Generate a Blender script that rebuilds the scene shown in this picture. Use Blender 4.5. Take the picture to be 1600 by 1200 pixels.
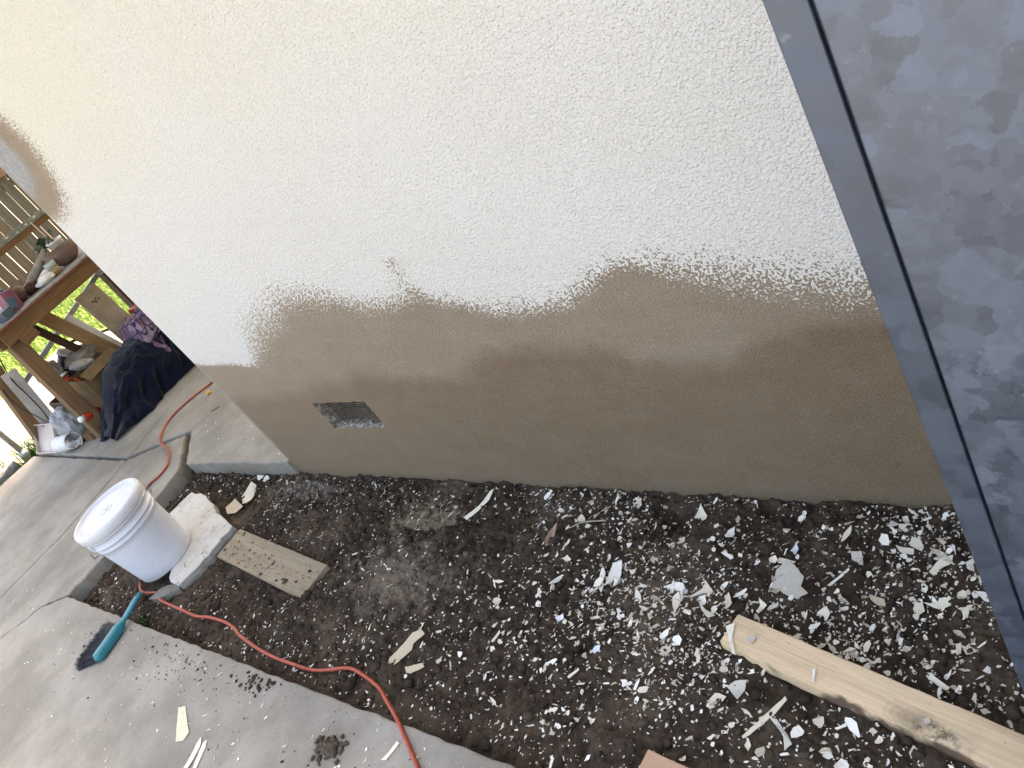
import bpy, bmesh, math, random
import numpy as np
from mathutils import Vector, Matrix, Euler

random.seed(7)
RNG = np.random.default_rng(11)
for o in list(bpy.data.objects):
    bpy.data.objects.remove(o)
SC = bpy.context.scene
COL = SC.collection
R = math.radians

# ------------------------------------------------------------------ camera
cam = bpy.data.cameras.new('camera')
cam.sensor_width = 36.0
cam.lens = 1266.0 / 1600.0 * 36.0
cam.clip_start = 0.02
cam.clip_end = 2000
CAM = bpy.data.objects.new('camera', cam)
COL.objects.link(CAM)
# columns: image right, image up, backwards
Rm = Matrix(((0.73017812, 0.04423679, 0.6818233),
             (0.45634285, 0.71112083, -0.53484424),
             (-0.50851855, 0.70167675, 0.49905774)))
CAM.matrix_world = Matrix.Translation((0, 0, 1.55)) @ Rm.to_4x4()
SC.camera = CAM

# ------------------------------------------------------------------ sky, sun, exposure
SUN_EL = R(52)
SUN_DIR = Vector((-0.10, 0.995, 0)).normalized()      # horizontal direction towards the sun (behind the house)
wd = bpy.data.worlds.new('World')
SC.world = wd
wd.use_nodes = True
nt = wd.node_tree
bg = nt.nodes['Background']
sky = nt.nodes.new('ShaderNodeTexSky')
sky.sky_type = 'NISHITA'
sky.sun_disc = False
sky.sun_elevation = SUN_EL
sky.sun_rotation = math.atan2(SUN_DIR.x, SUN_DIR.y)
sky.air_density = 1.0
sky.dust_density = 5.0
sky.ozone_density = 0.6
nt.links.new(sky.outputs[0], bg.inputs[0])
bg.inputs[1].default_value = 0.15
sl = bpy.data.lights.new('sun', 'SUN')
sl.energy = 4.0
sl.angle = R(0.6)
sl.color = (1.0, 0.94, 0.86)
SUN = bpy.data.objects.new('sun', sl)
COL.objects.link(SUN)
to_sun = Vector((SUN_DIR.x * math.cos(SUN_EL), SUN_DIR.y * math.cos(SUN_EL), math.sin(SUN_EL)))
SUN.rotation_euler = to_sun.to_track_quat('Z', 'Y').to_euler()
SUN.location = (0, 0, 10)
vs = SC.view_settings
vs.view_transform = 'Standard'
vs.look = 'None'
vs.gamma = 1.0
vs.use_curve_mapping = False
vs.exposure = 2.8
vs.use_white_balance = True          # camera set for open shade
vs.white_balance_temperature = 8000
vs.white_balance_tint = 10
SC.render.engine = 'CYCLES'
SC.cycles.use_denoising = True
SC.cycles.adaptive_threshold = 0.02
SC.cycles.max_bounces = 5
SC.cycles.caustics_reflective = False
SC.cycles.caustics_refractive = False

# ------------------------------------------------------------------ helpers
def tag(o, label=None, cat=None, group=None, kind=None):
    if label: o['label'] = label
    if cat: o['category'] = cat
    if group: o['group'] = group
    if kind: o['kind'] = kind
    return o

def empty(name, loc=(0, 0, 0), label=None, cat=None, group=None, rz=0.0):
    o = bpy.data.objects.new(name, None)
    COL.objects.link(o)
    o.location = loc
    o.rotation_euler = (0, 0, rz)
    o.empty_display_size = 0.1
    return tag(o, label, cat, group)

def link_mesh(name, me, mat=None, parent=None, loc=None, rot=None, scale=None):
    o = bpy.data.objects.new(name, me)
    COL.objects.link(o)
    if mat is not None and not me.materials:
        me.materials.append(mat)
    if parent: o.parent = parent
    if loc is not None: o.location = loc
    if rot is not None: o.rotation_euler = rot
    if scale is not None: o.scale = scale
    return o

def pymesh(name, verts, faces, smooth=False):
    me = bpy.data.meshes.new(name)
    me.from_pydata([tuple(v) for v in verts], [], [tuple(f) for f in faces])
    me.update()
    if smooth:
        me.polygons.foreach_set('use_smooth', [True] * len(me.polygons))
    return me

def npmesh(name, V, F, smooth=False):
    """V (n,3) floats, F (m,k) ints, all faces with k corners"""
    V = np.asarray(V, dtype=np.float32); F = np.asarray(F, dtype=np.int32)
    me = bpy.data.meshes.new(name)
    me.vertices.add(len(V)); me.vertices.foreach_set('co', V.ravel())
    k = F.shape[1]
    me.loops.add(F.size); me.loops.foreach_set('vertex_index', F.ravel())
    me.polygons.add(len(F))
    me.polygons.foreach_set('loop_start', np.arange(0, F.size, k, dtype=np.int32))
    me.polygons.foreach_set('loop_total', np.full(len(F), k, dtype=np.int32))
    if smooth:
        me.polygons.foreach_set('use_smooth', np.ones(len(F), dtype=bool))
    me.update(calc_edges=True)
    me.validate()
    return me

def bm_mesh(name, bm, smooth=False):
    bmesh.ops.recalc_face_normals(bm, faces=bm.faces)
    me = bpy.data.meshes.new(name)
    bm.to_mesh(me); bm.free()
    if smooth:
        me.polygons.foreach_set('use_smooth', [True] * len(me.polygons))
    return me

def box_bm(size, bevel=0.0, seg=2, cuts=0, jit=0.0, seed=0):
    bm = bmesh.new()
    bmesh.ops.create_cube(bm, size=1.0)
    for v in bm.verts:
        v.co.x *= size[0]; v.co.y *= size[1]; v.co.z *= size[2]
    if cuts:
        ax = max(range(3), key=lambda i: size[i])
        es = [e for e in bm.edges if abs((e.verts[0].co - e.verts[1].co)[ax]) > size[ax] * .9]
        bmesh.ops.subdivide_edges(bm, edges=es, cuts=cuts)
    if jit:
        r = random.Random(seed)
        for v in bm.verts:
            v.co += Vector((r.uniform(-1, 1), r.uniform(-1, 1), r.uniform(-1, 1))) * jit
    if bevel:
        es = [e for e in bm.edges if len(e.link_faces) == 2 and e.calc_face_angle(0) > .6]
        bmesh.ops.bevel(bm, geom=es, offset=bevel, segments=seg, affect='EDGES', profile=.6)
    return bm

def box(name, c, size, mat, parent=None, rot=None, bevel=0.003, seg=2, cuts=0, jit=0.0, seed=0):
    return link_mesh(name, bm_mesh(name, box_bm(size, bevel, seg, cuts, jit, seed)), mat, parent, c, rot)

def beam(name, p0, p1, w, t, mat, parent=None, up=(0, 0, 1), bevel=0.003, seed=0, jit=0.0006, cuts=6):
    """box running from p0 to p1; w across (up x dir), t along up"""
    p0, p1 = Vector(p0), Vector(p1)
    d = (p1 - p0); L = d.length; d.normalize()
    u = Vector(up); s = u.cross(d).normalized(); u = d.cross(s).normalized()
    m = Matrix((d, s, u)).transposed().to_4x4()
    m.translation = (p0 + p1) / 2
    o = link_mesh(name, bm_mesh(name, box_bm((L, w, t), bevel, 2, cuts, jit, seed)), mat, parent)
    o.matrix_basis = m
    return o

def tube_mesh(name, pts, rad, n=10, cap=True):
    pts = [Vector(p) for p in pts]
    rads = rad if hasattr(rad, '__len__') else [rad] * len(pts)
    V, F = [], []
    ref = None
    for i, p in enumerate(pts):
        t = (pts[min(i + 1, len(pts) - 1)] - pts[max(i - 1, 0)]).normalized()
        if ref is None:
            ref = t.orthogonal().normalized()
        ref = (ref - t * ref.dot(t)).normalized()
        b = t.cross(ref)
        for k in range(n):
            a = 2 * math.pi * k / n
            V.append(p + (ref * math.cos(a) + b * math.sin(a)) * rads[i])
    for i in range(len(pts) - 1):
        for k in range(n):
            F.append((i * n + k, i * n + (k + 1) % n, (i + 1) * n + (k + 1) % n, (i + 1) * n + k))
    if cap:
        F.append(tuple(range(n - 1, -1, -1)))
        F.append(tuple((len(pts) - 1) * n + k for k in range(n)))
    return pymesh(name, V, F, True)

def spline(pts, n=8):
    P = [Vector(p) for p in pts]
    P = [P[0] * 2 - P[1]] + P + [P[-1] * 2 - P[-2]]
    out = []
    for i in range(1, len(P) - 2):
        for k in range(n):
            t = k / n
            a, b, c, d = P[i - 1], P[i], P[i + 1], P[i + 2]
            out.append(.5 * ((2 * b) + (c - a) * t + (2 * a - 5 * b + 4 * c - d) * t * t + (3 * b - a - 3 * c + d) * t ** 3))
    out.append(P[-2])
    return out

def lathe_mesh(name, prof, n=48, smooth=True, close=False):
    V, F = [], []
    for (r, z) in prof:
        for k in range(n):
            a = 2 * math.pi * k / n
            V.append((r * math.cos(a), r * math.sin(a), z))
    m = len(prof)
    for i in range(m - 1):
        for k in range(n):
            F.append((i * n + k, i * n + (k + 1) % n, (i + 1) * n + (k + 1) % n, (i + 1) * n + k))
    if prof[0][0] > 1e-4: F.append(tuple(range(n - 1, -1, -1)))
    if prof[-1][0] > 1e-4: F.append(tuple((m - 1) * n + k for k in range(n)))
    me = pymesh(name, V, F, False)
    for p in me.polygons:
        if len(p.vertices) == 4: p.use_smooth = smooth
    return me

# numpy value noise
_T = np.random.default_rng(5).random((512, 512))
def vnoise(x, y, seed=0):
    x = np.asarray(x, float) + seed * 17.37; y = np.asarray(y, float) + seed * 9.13
    xi = np.floor(x).astype(int); yi = np.floor(y).astype(int)
    fx = x - xi; fy = y - yi
    fx = fx * fx * (3 - 2 * fx); fy = fy * fy * (3 - 2 * fy)
    a = _T[xi & 511, yi & 511]; b = _T[(xi + 1) & 511, yi & 511]
    c = _T[xi & 511, (yi + 1) & 511]; d = _T[(xi + 1) & 511, (yi + 1) & 511]
    return (a + (b - a) * fx) * (1 - fy) + (c + (d - c) * fx) * fy - .5

# ------------------------------------------------------------------ node helper
class Mat:
    def __init__(s, name, rough=.8, metal=0.0, spec=.4):
        s.m = bpy.data.materials.new(name); s.m.use_nodes = True
        s.t = s.m.node_tree; s.b = s.t.nodes['Principled BSDF']
        s.b.inputs['Roughness'].default_value = rough
        s.b.inputs['Metallic'].default_value = metal
        s.b.inputs['Specular IOR Level'].default_value = spec
        s.tc = None
    def n(s, ty, **kw):
        x = s.t.nodes.new('ShaderNode' + ty)
        for k, v in kw.items(): setattr(x, k, v)
        return x
    def put(s, sock, v):
        if hasattr(v, 'is_output') or hasattr(v, 'links'): s.t.links.new(v, sock)
        elif isinstance(v, (tuple, list)): sock.default_value = (v[0], v[1], v[2], 1.0) if sock.type == 'RGBA' else v
        else: sock.default_value = v
    def co(s, kind='Object'):
        if s.tc is None: s.tc = s.n('TexCoord')
        return s.tc.outputs[kind]
    def mapping(s, scale=(1, 1, 1), rot=(0, 0, 0), src=None):
        x = s.n('Mapping'); s.put(x.inputs[0], src or s.co())
        x.inputs['Scale'].default_value = scale; x.inputs['Rotation'].default_value = rot
        return x.outputs[0]
    def noise(s, scale, detail=3, rough=.5, vec=None, dist=0.0, out='Fac'):
        x = s.n('TexNoise'); s.put(x.inputs['Vector'], vec or s.co())
        x.inputs['Scale'].default_value = scale; x.inputs['Detail'].default_value = detail
        x.inputs['Roughness'].default_value = rough; x.inputs['Distortion'].default_value = dist
        return x.outputs[0 if out == 'Fac' else 1]
    def vor(s, scale, feature='F1', vec=None, out='Distance', rand=1.0):
        x = s.n('TexVoronoi', feature=feature); s.put(x.inputs['Vector'], vec or s.co())
        x.inputs['Scale'].default_value = scale; x.inputs['Randomness'].default_value = rand
        return x.outputs[out]
    def math(s, op, a, b=0.0, c=None, clamp=False):
        x = s.n('Math', operation=op); x.use_clamp = clamp
        s.put(x.inputs[0], a); s.put(x.inputs[1], b)
        if c is not None: s.put(x.inputs[2], c)
        return x.outputs[0]
    def ramp(s, fac, lo, hi, a=0.0, b=1.0):
        x = s.n('MapRange'); x.interpolation_type = 'SMOOTHSTEP'
        s.put(x.inputs[0], fac)
        for i, v in enumerate((lo, hi, a, b)): s.put(x.inputs[i + 1], v)
        return x.outputs[0]
    def mix(s, fac, a, b, blend='MIX'):
        x = s.n('Mix', data_type='RGBA', blend_type=blend)
        s.put(x.inputs[0], fac); s.put(x.inputs[6], a); s.put(x.inputs[7], b)
        return x.outputs[2]
    def sep(s, v=None):
        x = s.n('SeparateXYZ'); s.put(x.inputs[0], v or s.co()); return x.outputs
    def curve(s, x, pts, x0, x1):
        u = s.math('DIVIDE', s.math('SUBTRACT', x, x0), x1 - x0, clamp=True)
        fc = s.n('FloatCurve'); s.put(fc.inputs[1], u)
        c = fc.mapping.curves[0]
        pts = sorted(pts)
        while len(c.points) < len(pts): c.points.new(.5, .5)
        for p, (a, b) in zip(c.points, pts):
            p.location = ((a - x0) / (x1 - x0), b); p.handle_type = 'AUTO_CLAMPED'
        fc.mapping.update()
        return fc.outputs[0]
    def color(s, v): s.put(s.b.inputs['Base Color'], v); return s
    def rough(s, v): s.put(s.b.inputs['Roughness'], v); return s
    def bump(s, h, strength=.5, dist=.01, prev=None):
        x = s.n('Bump'); s.put(x.inputs['Height'], h)
        s.put(x.inputs['Strength'], strength); x.inputs['Distance'].default_value = dist
        if prev is not None: s.put(x.inputs['Normal'], prev)
        s.put(s.b.inputs['Normal'], x.outputs[0]); return x.outputs[0]

def simple(name, col, rough=.7, metal=0.0, var=.25, scale=30, bumpd=.001, spec=.4):
    m = Mat(name, rough, metal, spec)
    n = m.noise(scale, 4, .6)
    m.color(m.mix(m.ramp(n, .3, .7), tuple(c * (1 - var) for c in col), tuple(min(1, c * (1 + var * .6)) for c in col)))
    if bumpd: m.bump(n, .5, bumpd)
    return m.m

def wood(name, a, b, axis=0, rough=.75, grain=9, knots=True, dirt=None):
    m = Mat(name, rough, 0, .3)
    sc = [grain * 9, grain * 9, grain * 9]; sc[axis] = grain * .45
    v = m.mapping(tuple(sc))
    n = m.noise(1.0, 5, .6, v, 1.2)
    n2 = m.noise(3.0, 3, .6, v)
    c = m.mix(m.ramp(n, .3, .7), a, b)
    c = m.mix(m.math('MULTIPLY', m.ramp(n2, .55, .75), .35), c, tuple(x * .55 for x in a))
    if knots:
        ks = [2.2, 2.2, 2.2]; ks[axis] = 1.4
        k = m.vor(3.2, vec=m.mapping(tuple(ks)))
        c = m.mix(m.ramp(k, .05, .11, .75, 0.0), c, tuple(x * .28 for x in a))
    big = m.noise(5, 4, .6)
    c = m.mix(m.ramp(big, .5, .75, 0, .35), c, tuple(x * .6 for x in a))
    if dirt:
        d = m.noise(38, 5, .7)
        c = m.mix(m.ramp(d, .58, .66, 0, .85), c, dirt)
    m.color(c); m.bump(n, .35, .0015)
    return m.m

# ------------------------------------------------------------------ setting: materials
def mat_stucco(with_patch=True):
    m = Mat('painted_stucco' if with_patch else 'plain_stucco', .85, 0, .25)
    X, Y, Z = m.sep()
    h1 = m.noise(310, 2, .6)
    h2 = m.noise(160, 1, .5)
    hgt = m.math('ADD', m.math('MULTIPLY', m.ramp(h1, .24, .76), .45), m.math('MULTIPLY', m.ramp(h2, .28, .72), .55))
    big = m.noise(1.3, 3, .6)
    paint = m.mix(m.ramp(big, .35, .65), (.645, .63, .595), (.66, .65, .625))
    paint = m.mix(m.math('MULTIPLY', m.ramp(Z, 1.15, 1.6), m.ramp(m.noise(2.1, 3, .6), .3, .6, .4, 1)), paint, (.655, .635, .55))  # warm bounced light on the upper wall, painted in as a cream tint
    spots = m.noise(7, 4, .7)
    paint = m.mix(m.ramp(spots, .62, .8, 0, .2), paint, (.58, .55, .50))
    # scattered unpainted pinholes
    pin = m.vor(95); paint = m.mix(m.ramp(pin, .10, .17, .55, 0), paint, (.30, .26, .20))
    if not with_patch:
        m.color(paint); m.bump(hgt, 1.0, .006); return m.m
    wob = m.math('MULTIPLY', m.math('SUBTRACT', m.noise(9, 5, .65), .5), .10)
    bnd = [(-3.10, .655), (-2.99, .640), (-2.80, .622), (-2.671, .606), (-2.60, .622), (-2.52, .665), (-2.40, .725), (-2.304, .765), (-2.129, .818), (-1.975, .80), (-1.783, .752),
           (-1.668, .757), (-1.536, .735), (-1.427, .692), (-1.209, .669), (-1.116, .695), (-1.043, .733), (-.984, .752),
           (-.89, .718), (-.817, .685), (-.72, .650), (-.641, .625), (-.541, .60), (-.40, .61)]
    Zb = m.curve(X, bnd, -3.1, -.1)
    sw = m.curve(X, [(-3.1, .008), (-2.7, .012), (-2.5, .075), (-2.15, .06), (-1.8, .036), (-1.5, .026), (-1.15, .03), (-.98, .024), (-.85, .05), (-.7, .062), (-.5, .06), (-.1, .06)], -3.1, -.1)
    sw = m.math('MAXIMUM', sw, m.math('MULTIPLY', m.math('GREATER_THAN', Z, 1.1), .028))
    d = m.math('SUBTRACT', m.math('ADD', Zb, m.math('MULTIPLY', wob, .45)), Z)
    # a swipe of the trowel running up from the patch
    cx = m.curve(Z, [(.6, .47), (.75, .50), (.84, .475), (.92, .50), (1.0, .55)], .6, 1.0)      # (x+2.1)
    dxs = m.math('ABSOLUTE', m.math('SUBTRACT', X, m.math('SUBTRACT', cx, 2.105)))
    wsw = m.curve(Z, [(.6, .09), (.76, .065), (.84, .018), (.905, .032), (.93, 0.0), (1.0, 0.0)], .6, 1.0)
    swipe = m.math('SUBTRACT', m.math('MULTIPLY', m.math('SUBTRACT', wsw, dxs), .8), m.ramp(Z, .90, .95, 0, .3))
    swipe = m.math('ADD', swipe, m.math('MULTIPLY', wob, .5))
    swipe = m.math('SUBTRACT', swipe, .045)
    d = m.math('MAXIMUM', d, swipe)
    # round patch by the corner higher up
    ex = m.math('DIVIDE', m.math('ADD', X, 3.06), .285)
    ez = m.math('DIVIDE', m.math('SUBTRACT', Z, 1.60), .235)
    er = m.math('SQRT', m.math('ADD', m.math('MULTIPLY', ex, ex), m.math('MULTIPLY', ez, ez)))
    dp = m.math('MULTIPLY', m.math('SUBTRACT', 1.0, er), .22)
    dp = m.math('ADD', dp, m.math('MULTIPLY', wob, .45))
    low = m.math('ADD', Z, m.math('MULTIPLY', X, -.16))
    dp = m.math('MINIMUM', dp, m.math('SUBTRACT', low, 1.85))
    d = m.math('MAXIMUM', d, dp)
    k = m.math('ADD', m.math('ADD', m.math('DIVIDE', d, sw), .75), m.math('MULTIPLY', m.math('SUBTRACT', .52, hgt), 3.6))
    mask = m.ramp(k, -.12, .22)
    # mortar: wetter (darker) low and towards the right, drying pale above
    Zd = m.curve(X, [(-3.1, .45), (-2.67, .46), (-2.0, .52), (-1.73, .49), (-1.53, .55), (-1.27, .57), (-1.07, .50), (-.91, .46), (-.74, .53), (-.6, .56), (-.4, .6)], -3.1, -.1)
    wet = m.math('ADD', m.math('SUBTRACT', Zd, Z), m.math('MULTIPLY', wob, 1.2))
    tm = m.noise(1.0, 4, .6, m.mapping((5, 5, 18)))
    tm2 = m.noise(14, 5, .65)
    pale = m.mix(m.ramp(tm, .3, .7), (.52, .412, .308), (.47, .368, .268))
    dark = m.mix(m.ramp(tm, .3, .7), (.325, .232, .15), (.355, .255, .166))
    dark = m.mix(m.ramp(X, -2.9, -1.6, .55, 0), dark, (.43, .315, .215))
    mort = m.mix(m.ramp(wet, -.045, .05), pale, dark)
    mort = m.mix(m.ramp(tm2, .35, .75, 0, .3), mort, (.44, .355, .265))
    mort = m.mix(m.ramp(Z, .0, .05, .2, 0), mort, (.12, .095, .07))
    # grey-white brushed middle of the corner patch
    e2 = m.math('ADD', m.math('MULTIPLY', er, 1.0), m.math('MULTIPLY', wob, 1.2))
    brush = m.noise(1.0, 4, .7, m.mapping((90, 20, 60), (0, R(50), 0)))
    gm = m.math('MULTIPLY', m.ramp(e2, .50, .74, 1, 0), m.math('GREATER_THAN', Z, 1.05))
    mort = m.mix(gm, mort, m.mix(m.ramp(brush, .3, .7), (.42, .43, .43), (.62, .63, .63)))
    edge = m.math('MULTIPLY', m.ramp(m.math('ADD', X, m.math('MULTIPLY', wob, .25)), -3.052, -3.040, .6, 0), m.ramp(Z, .12, .22))
    mort = m.mix(edge, mort, (.56, .50, .44))
    # paint film worn thin near the round patch and the edge of the mortar
    halo = m.math('MULTIPLY', m.ramp(d, -.10, .0), m.ramp(hgt, .15, .5, .55, 0))
    paint = m.mix(halo, paint, (.45, .37, .27))
    sand = m.noise(300, 3, .7)
    mort = m.mix(m.ramp(sand, .56, .70, 0, .35), mort, (.19, .14, .09))
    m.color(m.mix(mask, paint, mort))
    smooth_m = m.math('MULTIPLY', mask, m.ramp(X, -2.8, -1.4, .88, .62))
    b1 = m.bump(hgt, m.math('SUBTRACT', 1.0, smooth_m), .004)
    m.bump(m.math('ADD', m.ramp(sand, .3, .7), m.math('MULTIPLY', tm, .2)), m.math('MULTIPLY', mask, 1.0), .0052, b1)
    return m.m

def mat_soil():
    m = Mat('soil', .95, 0, .25)
    X, Y, Z = m.sep()
    n = m.noise(4, 6, .65); f = m.noise(90, 4, .7); mid = m.noise(22, 5, .65)
    c = m.mix(m.ramp(mid, .3, .7), (.025, .0165, .0105), (.068, .047, .0315))
    c = m.mix(m.ramp(n, .48, .68, 0, .75), c, (.115, .083, .057))
    c = m.mix(m.ramp(f, .62, .75, 0, .6), c, (.12, .09, .065))
    def blob(cx, cy, rx, ry, lo=.25, hi=.62):
        a = m.math('DIVIDE', m.math('SUBTRACT', X, cx), rx); b = m.math('DIVIDE', m.math('SUBTRACT', Y, cy), ry)
        r = m.math('SQRT', m.math('ADD', m.math('MULTIPLY', a, a), m.math('MULTIPLY', b, b)))
        v = m.math('ADD', m.math('SUBTRACT', 1.0, r), m.math('MULTIPLY', m.math('SUBTRACT', mid, .5), 2.4))
        return m.ramp(v, lo, hi)
    mort = blob(-2.08, 1.0, .22, .085, .30, .42)        # spilled mortar
    c = m.mix(m.math('MULTIPLY', mort, .85), c, (.19, .15, .105))
    dust = blob(-2.03, .76, .36, .2, .1, 1.0)          # pale trodden dust
    c = m.mix(m.math('MULTIPLY', dust, .7), c, (.19, .15, .112))
    grit = blob(-2.93, 1.09, .20, .09, .1, .7)          # grey cement dust at the corner
    c = m.mix(m.math('MULTIPLY', grit, .75), c, m.mix(m.ramp(f, .4, .6), (.095, .077, .06), (.23, .20, .165)))
    m.color(c)
    g = m.noise(260, 4, .7)
    m.bump(m.math('ADD', m.math('MULTIPLY', f, .8), m.math('MULTIPLY', g, .45)), 1.0, .006)
    return m.m

def mat_concrete(name='concrete', tone=1.0):
    m = Mat(name, .85, 0, .3)
    g = m.co()
    n1 = m.noise(2.2, 6, .65); n2 = m.noise(11, 5, .65); f = m.noise(240, 3, .6); st = m.noise(4.5, 6, .7, m.mapping((1, 1.6, 1), (0, 0, .6)))
    c = m.mix(m.ramp(n1, .36, .64), (.165, .147, .12), (.29, .262, .222))
    c = m.mix(m.ramp(n2, .48, .68, 0, .6), c, (.20, .175, .14))
    c = m.mix(m.ramp(st, .54, .72, 0, .55), c, (.22, .17, .12))
    p = m.vor(75, vec=g); c = m.mix(m.ramp(p, .06, .13, .5, 0), c, (.13, .115, .095))
    c = m.mix(m.ramp(f, .3, .7, .0, .25), c, (.38, .365, .335))
    sp = m.vor(26, vec=g); c = m.mix(m.ramp(sp, .03, .06, .75, 0), c, (.10, .08, .06))
    if tone != 1.0: c = m.mix(1.0, c, (tone, tone, tone), 'MULTIPLY')
    m.color(c)
    b = m.bump(n2, .5, .004); m.bump(m.math('ADD', f, m.math('MULTIPLY', m.ramp(p, .05, .14), .7)), .5, .0015, b)
    return m.m

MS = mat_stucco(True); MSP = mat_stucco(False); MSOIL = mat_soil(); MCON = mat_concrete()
M_EARTH = simple('earth', (.19, .155, .115), .95, 0, .4, 8, .01)
M_TRIM = simple('white_trim', (.7, .68, .64), .6)
M_ROOF = simple('roof_shingle', (.13, .12, .11), .9)

# ------------------------------------------------------------------ ground, lawn, path
YW = 1.1825
def sheet(name, poly, z, mat, thick=0.0):
    V = [(x, y, z) for x, y in poly]
    o = link_mesh(name, pymesh(name, V, [tuple(range(len(V)))]), mat)
    return tag(o, kind='structure')

sheet('ground', [(-400, -400), (400, -400), (400, 400), (-400, 400)], -.06, M_EARTH)
def mat_lawn():
    m = Mat('lawn', .9, 0, .2)
    n = m.noise(3.5, 5, .6); f = m.noise(60, 4, .7)
    c = m.mix(m.ramp(n, .3, .7), (.13, .19, .045), (.21, .27, .075))
    m.color(m.mix(m.ramp(f, .45, .7, 0, .5), c, (.32, .33, .13))); m.bump(f, .8, .02)
    return m.m
sheet('lawn', [(-12.2, -6), (-9.3, -6), (-9.25, 1.5), (-9.1, 2.75), (-6.6, 2.95), (-6.6, 12), (-12.2, 12)], -.01, mat_lawn())
M_PATH = mat_concrete('path_concrete', .7)
def slab(name, poly, z0, z1, mat, bev=.012, jit=.004, step=.08, seed=1):
    """a concrete slab cast to an outline; the arris is worn and chipped"""
    r = random.Random(seed)
    P = []
    for i, (x, y) in enumerate(poly):
        a = Vector((x, y)); b = Vector(poly[(i + 1) % len(poly)])
        L = (b - a).length; n = max(1, min(200, int(L / step)))
        nr = Vector((-(b - a).y, (b - a).x)).normalized() if L else Vector((0, 0))
        for k in range(n):
            q = a + (b - a) * (k / n)
            if k: q += nr * r.uniform(-jit, jit)
            P.append(q)
    bm = bmesh.new()
    top = [bm.verts.new((p.x, p.y, z1)) for p in P]
    bot = [bm.verts.new((p.x, p.y, z0)) for p in P]
    n = len(P)
    ft = bm.faces.new(top)
    for i in range(n):
        bm.faces.new((top[i], bot[i], bot[(i + 1) % n], top[(i + 1) % n]))
    bmesh.ops.recalc_face_normals(bm, faces=bm.faces)
    es = [e for e in ft.edges]
    bmesh.ops.bevel(bm, geom=es, offset=bev, segments=2, affect='EDGES', profile=.5)
    for v in bm.verts:
        if v.co.z > z1 - bev * 1.2 and v.co.z < z1 - 1e-5:
            v.co.z += r.uniform(-.25, .15) * bev
    return tag(link_mesh(name, bm_mesh(name, bm), mat), kind='structure')

SZ = .08
slab('garden_path', [(-9.2, -6), (-6.75, -6), (-6.62, .8), (-6.62, 2.85), (-9.05, 2.62), (-9.18, 1.4)], -.05, .02, M_PATH, .01, .01, .3, 3)
slab('concrete_slab', [(-3.985, .357), (1.6, .352), (1.6, -9.0), (-4.405, -9.0), (-4.325, -.3), (-4.272, .09), (-4.193, .185), (-4.143, .272)], -.055, SZ, MCON, .006, .003, .03, 1)
slab('concrete_slab', [(-3.99, .368), (-3.972, .60), (-3.968, .97), (-3.99, 1.09), (-4.262, 1.334), (-4.45, 1.252), (-4.695, 1.146), (-4.632, .65), (-4.672, .24), (-4.70, -9.0), (-4.415, -9.0), (-4.332, -.3), (-4.28, .09), (-4.2, .19), (-4.15, .28)], -.055, SZ, MCON, .006, .006, .022, 2)
slab('concrete_slab', [(-6.30, 1.143), (-4.715, 1.143), (-4.655, .65), (-4.692, .24), (-4.72, -9.0), (-6.55, -9.0), (-6.38, .85)], -.055, SZ - .004, MCON, .007, .004, .03, 3)
slab('concrete_slab', [(-6.30, 1.162), (-4.725, 1.16), (-4.70, 1.20), (-4.76, 1.42), (-4.79, 1.57), (-4.86, 1.80), (-5.0, 2.2), (-5.1, 6.0), (-6.30, 6.0)], -.055, SZ + .006, MCON, .006, .004, .03, 4)
slab('concrete_slab', [(-4.712, 1.168), (-4.50, 1.255), (-4.265, 1.348), (-4.22, 1.36), (-3.955, 1.135), (-3.5, 1.152), (-3.062, 1.168), (-3.062, 6.0), (-5.095, 6.0), (-4.995, 2.2), (-4.855, 1.80), (-4.785, 1.57), (-4.755, 1.42), (-4.694, 1.20)], -.055, SZ + .005, MCON, .006, .004, .03, 5)

# ------------------------------------------------------------------ soil bed
def soil_h(x, y):
    x = np.asarray(x, float); y = np.asarray(y, float)
    t = np.clip((YW - y) / .83, 0, 1)
    z = .045 * t ** .7
    z = z - .012 * np.clip((-3.1 - x) / .8, 0, 1) * t
    z = z + .030 * vnoise(x * 3.1, y * 3.1, 1) * np.clip(t * 4, .3, 1) + .022 * vnoise(x * 8, y * 8, 2)
    cl = np.abs(vnoise(x * 24, y * 24, 3)) ; z = z + .022 * (cl - .12)
    z = z + .013 * vnoise(x * 48, y * 48, 4) + .009 * vnoise(x * 105, y * 105, 5) + .005 * vnoise(x * 210, y * 210, 6)
    for px, py, r, dep in ((-2.74, 1.10, .07, .05), (-1.17, 1.10, .06, .06), (-1.66, 1.08, .08, .035), (-2.55, .62, .09, .03), (-.62, .83, .16, .02)):
        z = z - dep * np.exp(-((x - px) ** 2 + (y - py) ** 2) / (r * r))
    smooth = np.exp(-(((x + 2.08) / .2) ** 2 + ((y - 1.0) / .08) ** 2))
    z = z + .012 * smooth
    # keep below the slabs at the edges
    edge = np.clip((y - .36) / .05, 0, 1) * np.clip((x + 3.99) / .06, 0, 1)
    return np.minimum(z, .066) * edge + (1 - edge) * (np.minimum(z, .045) - .02)

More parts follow.
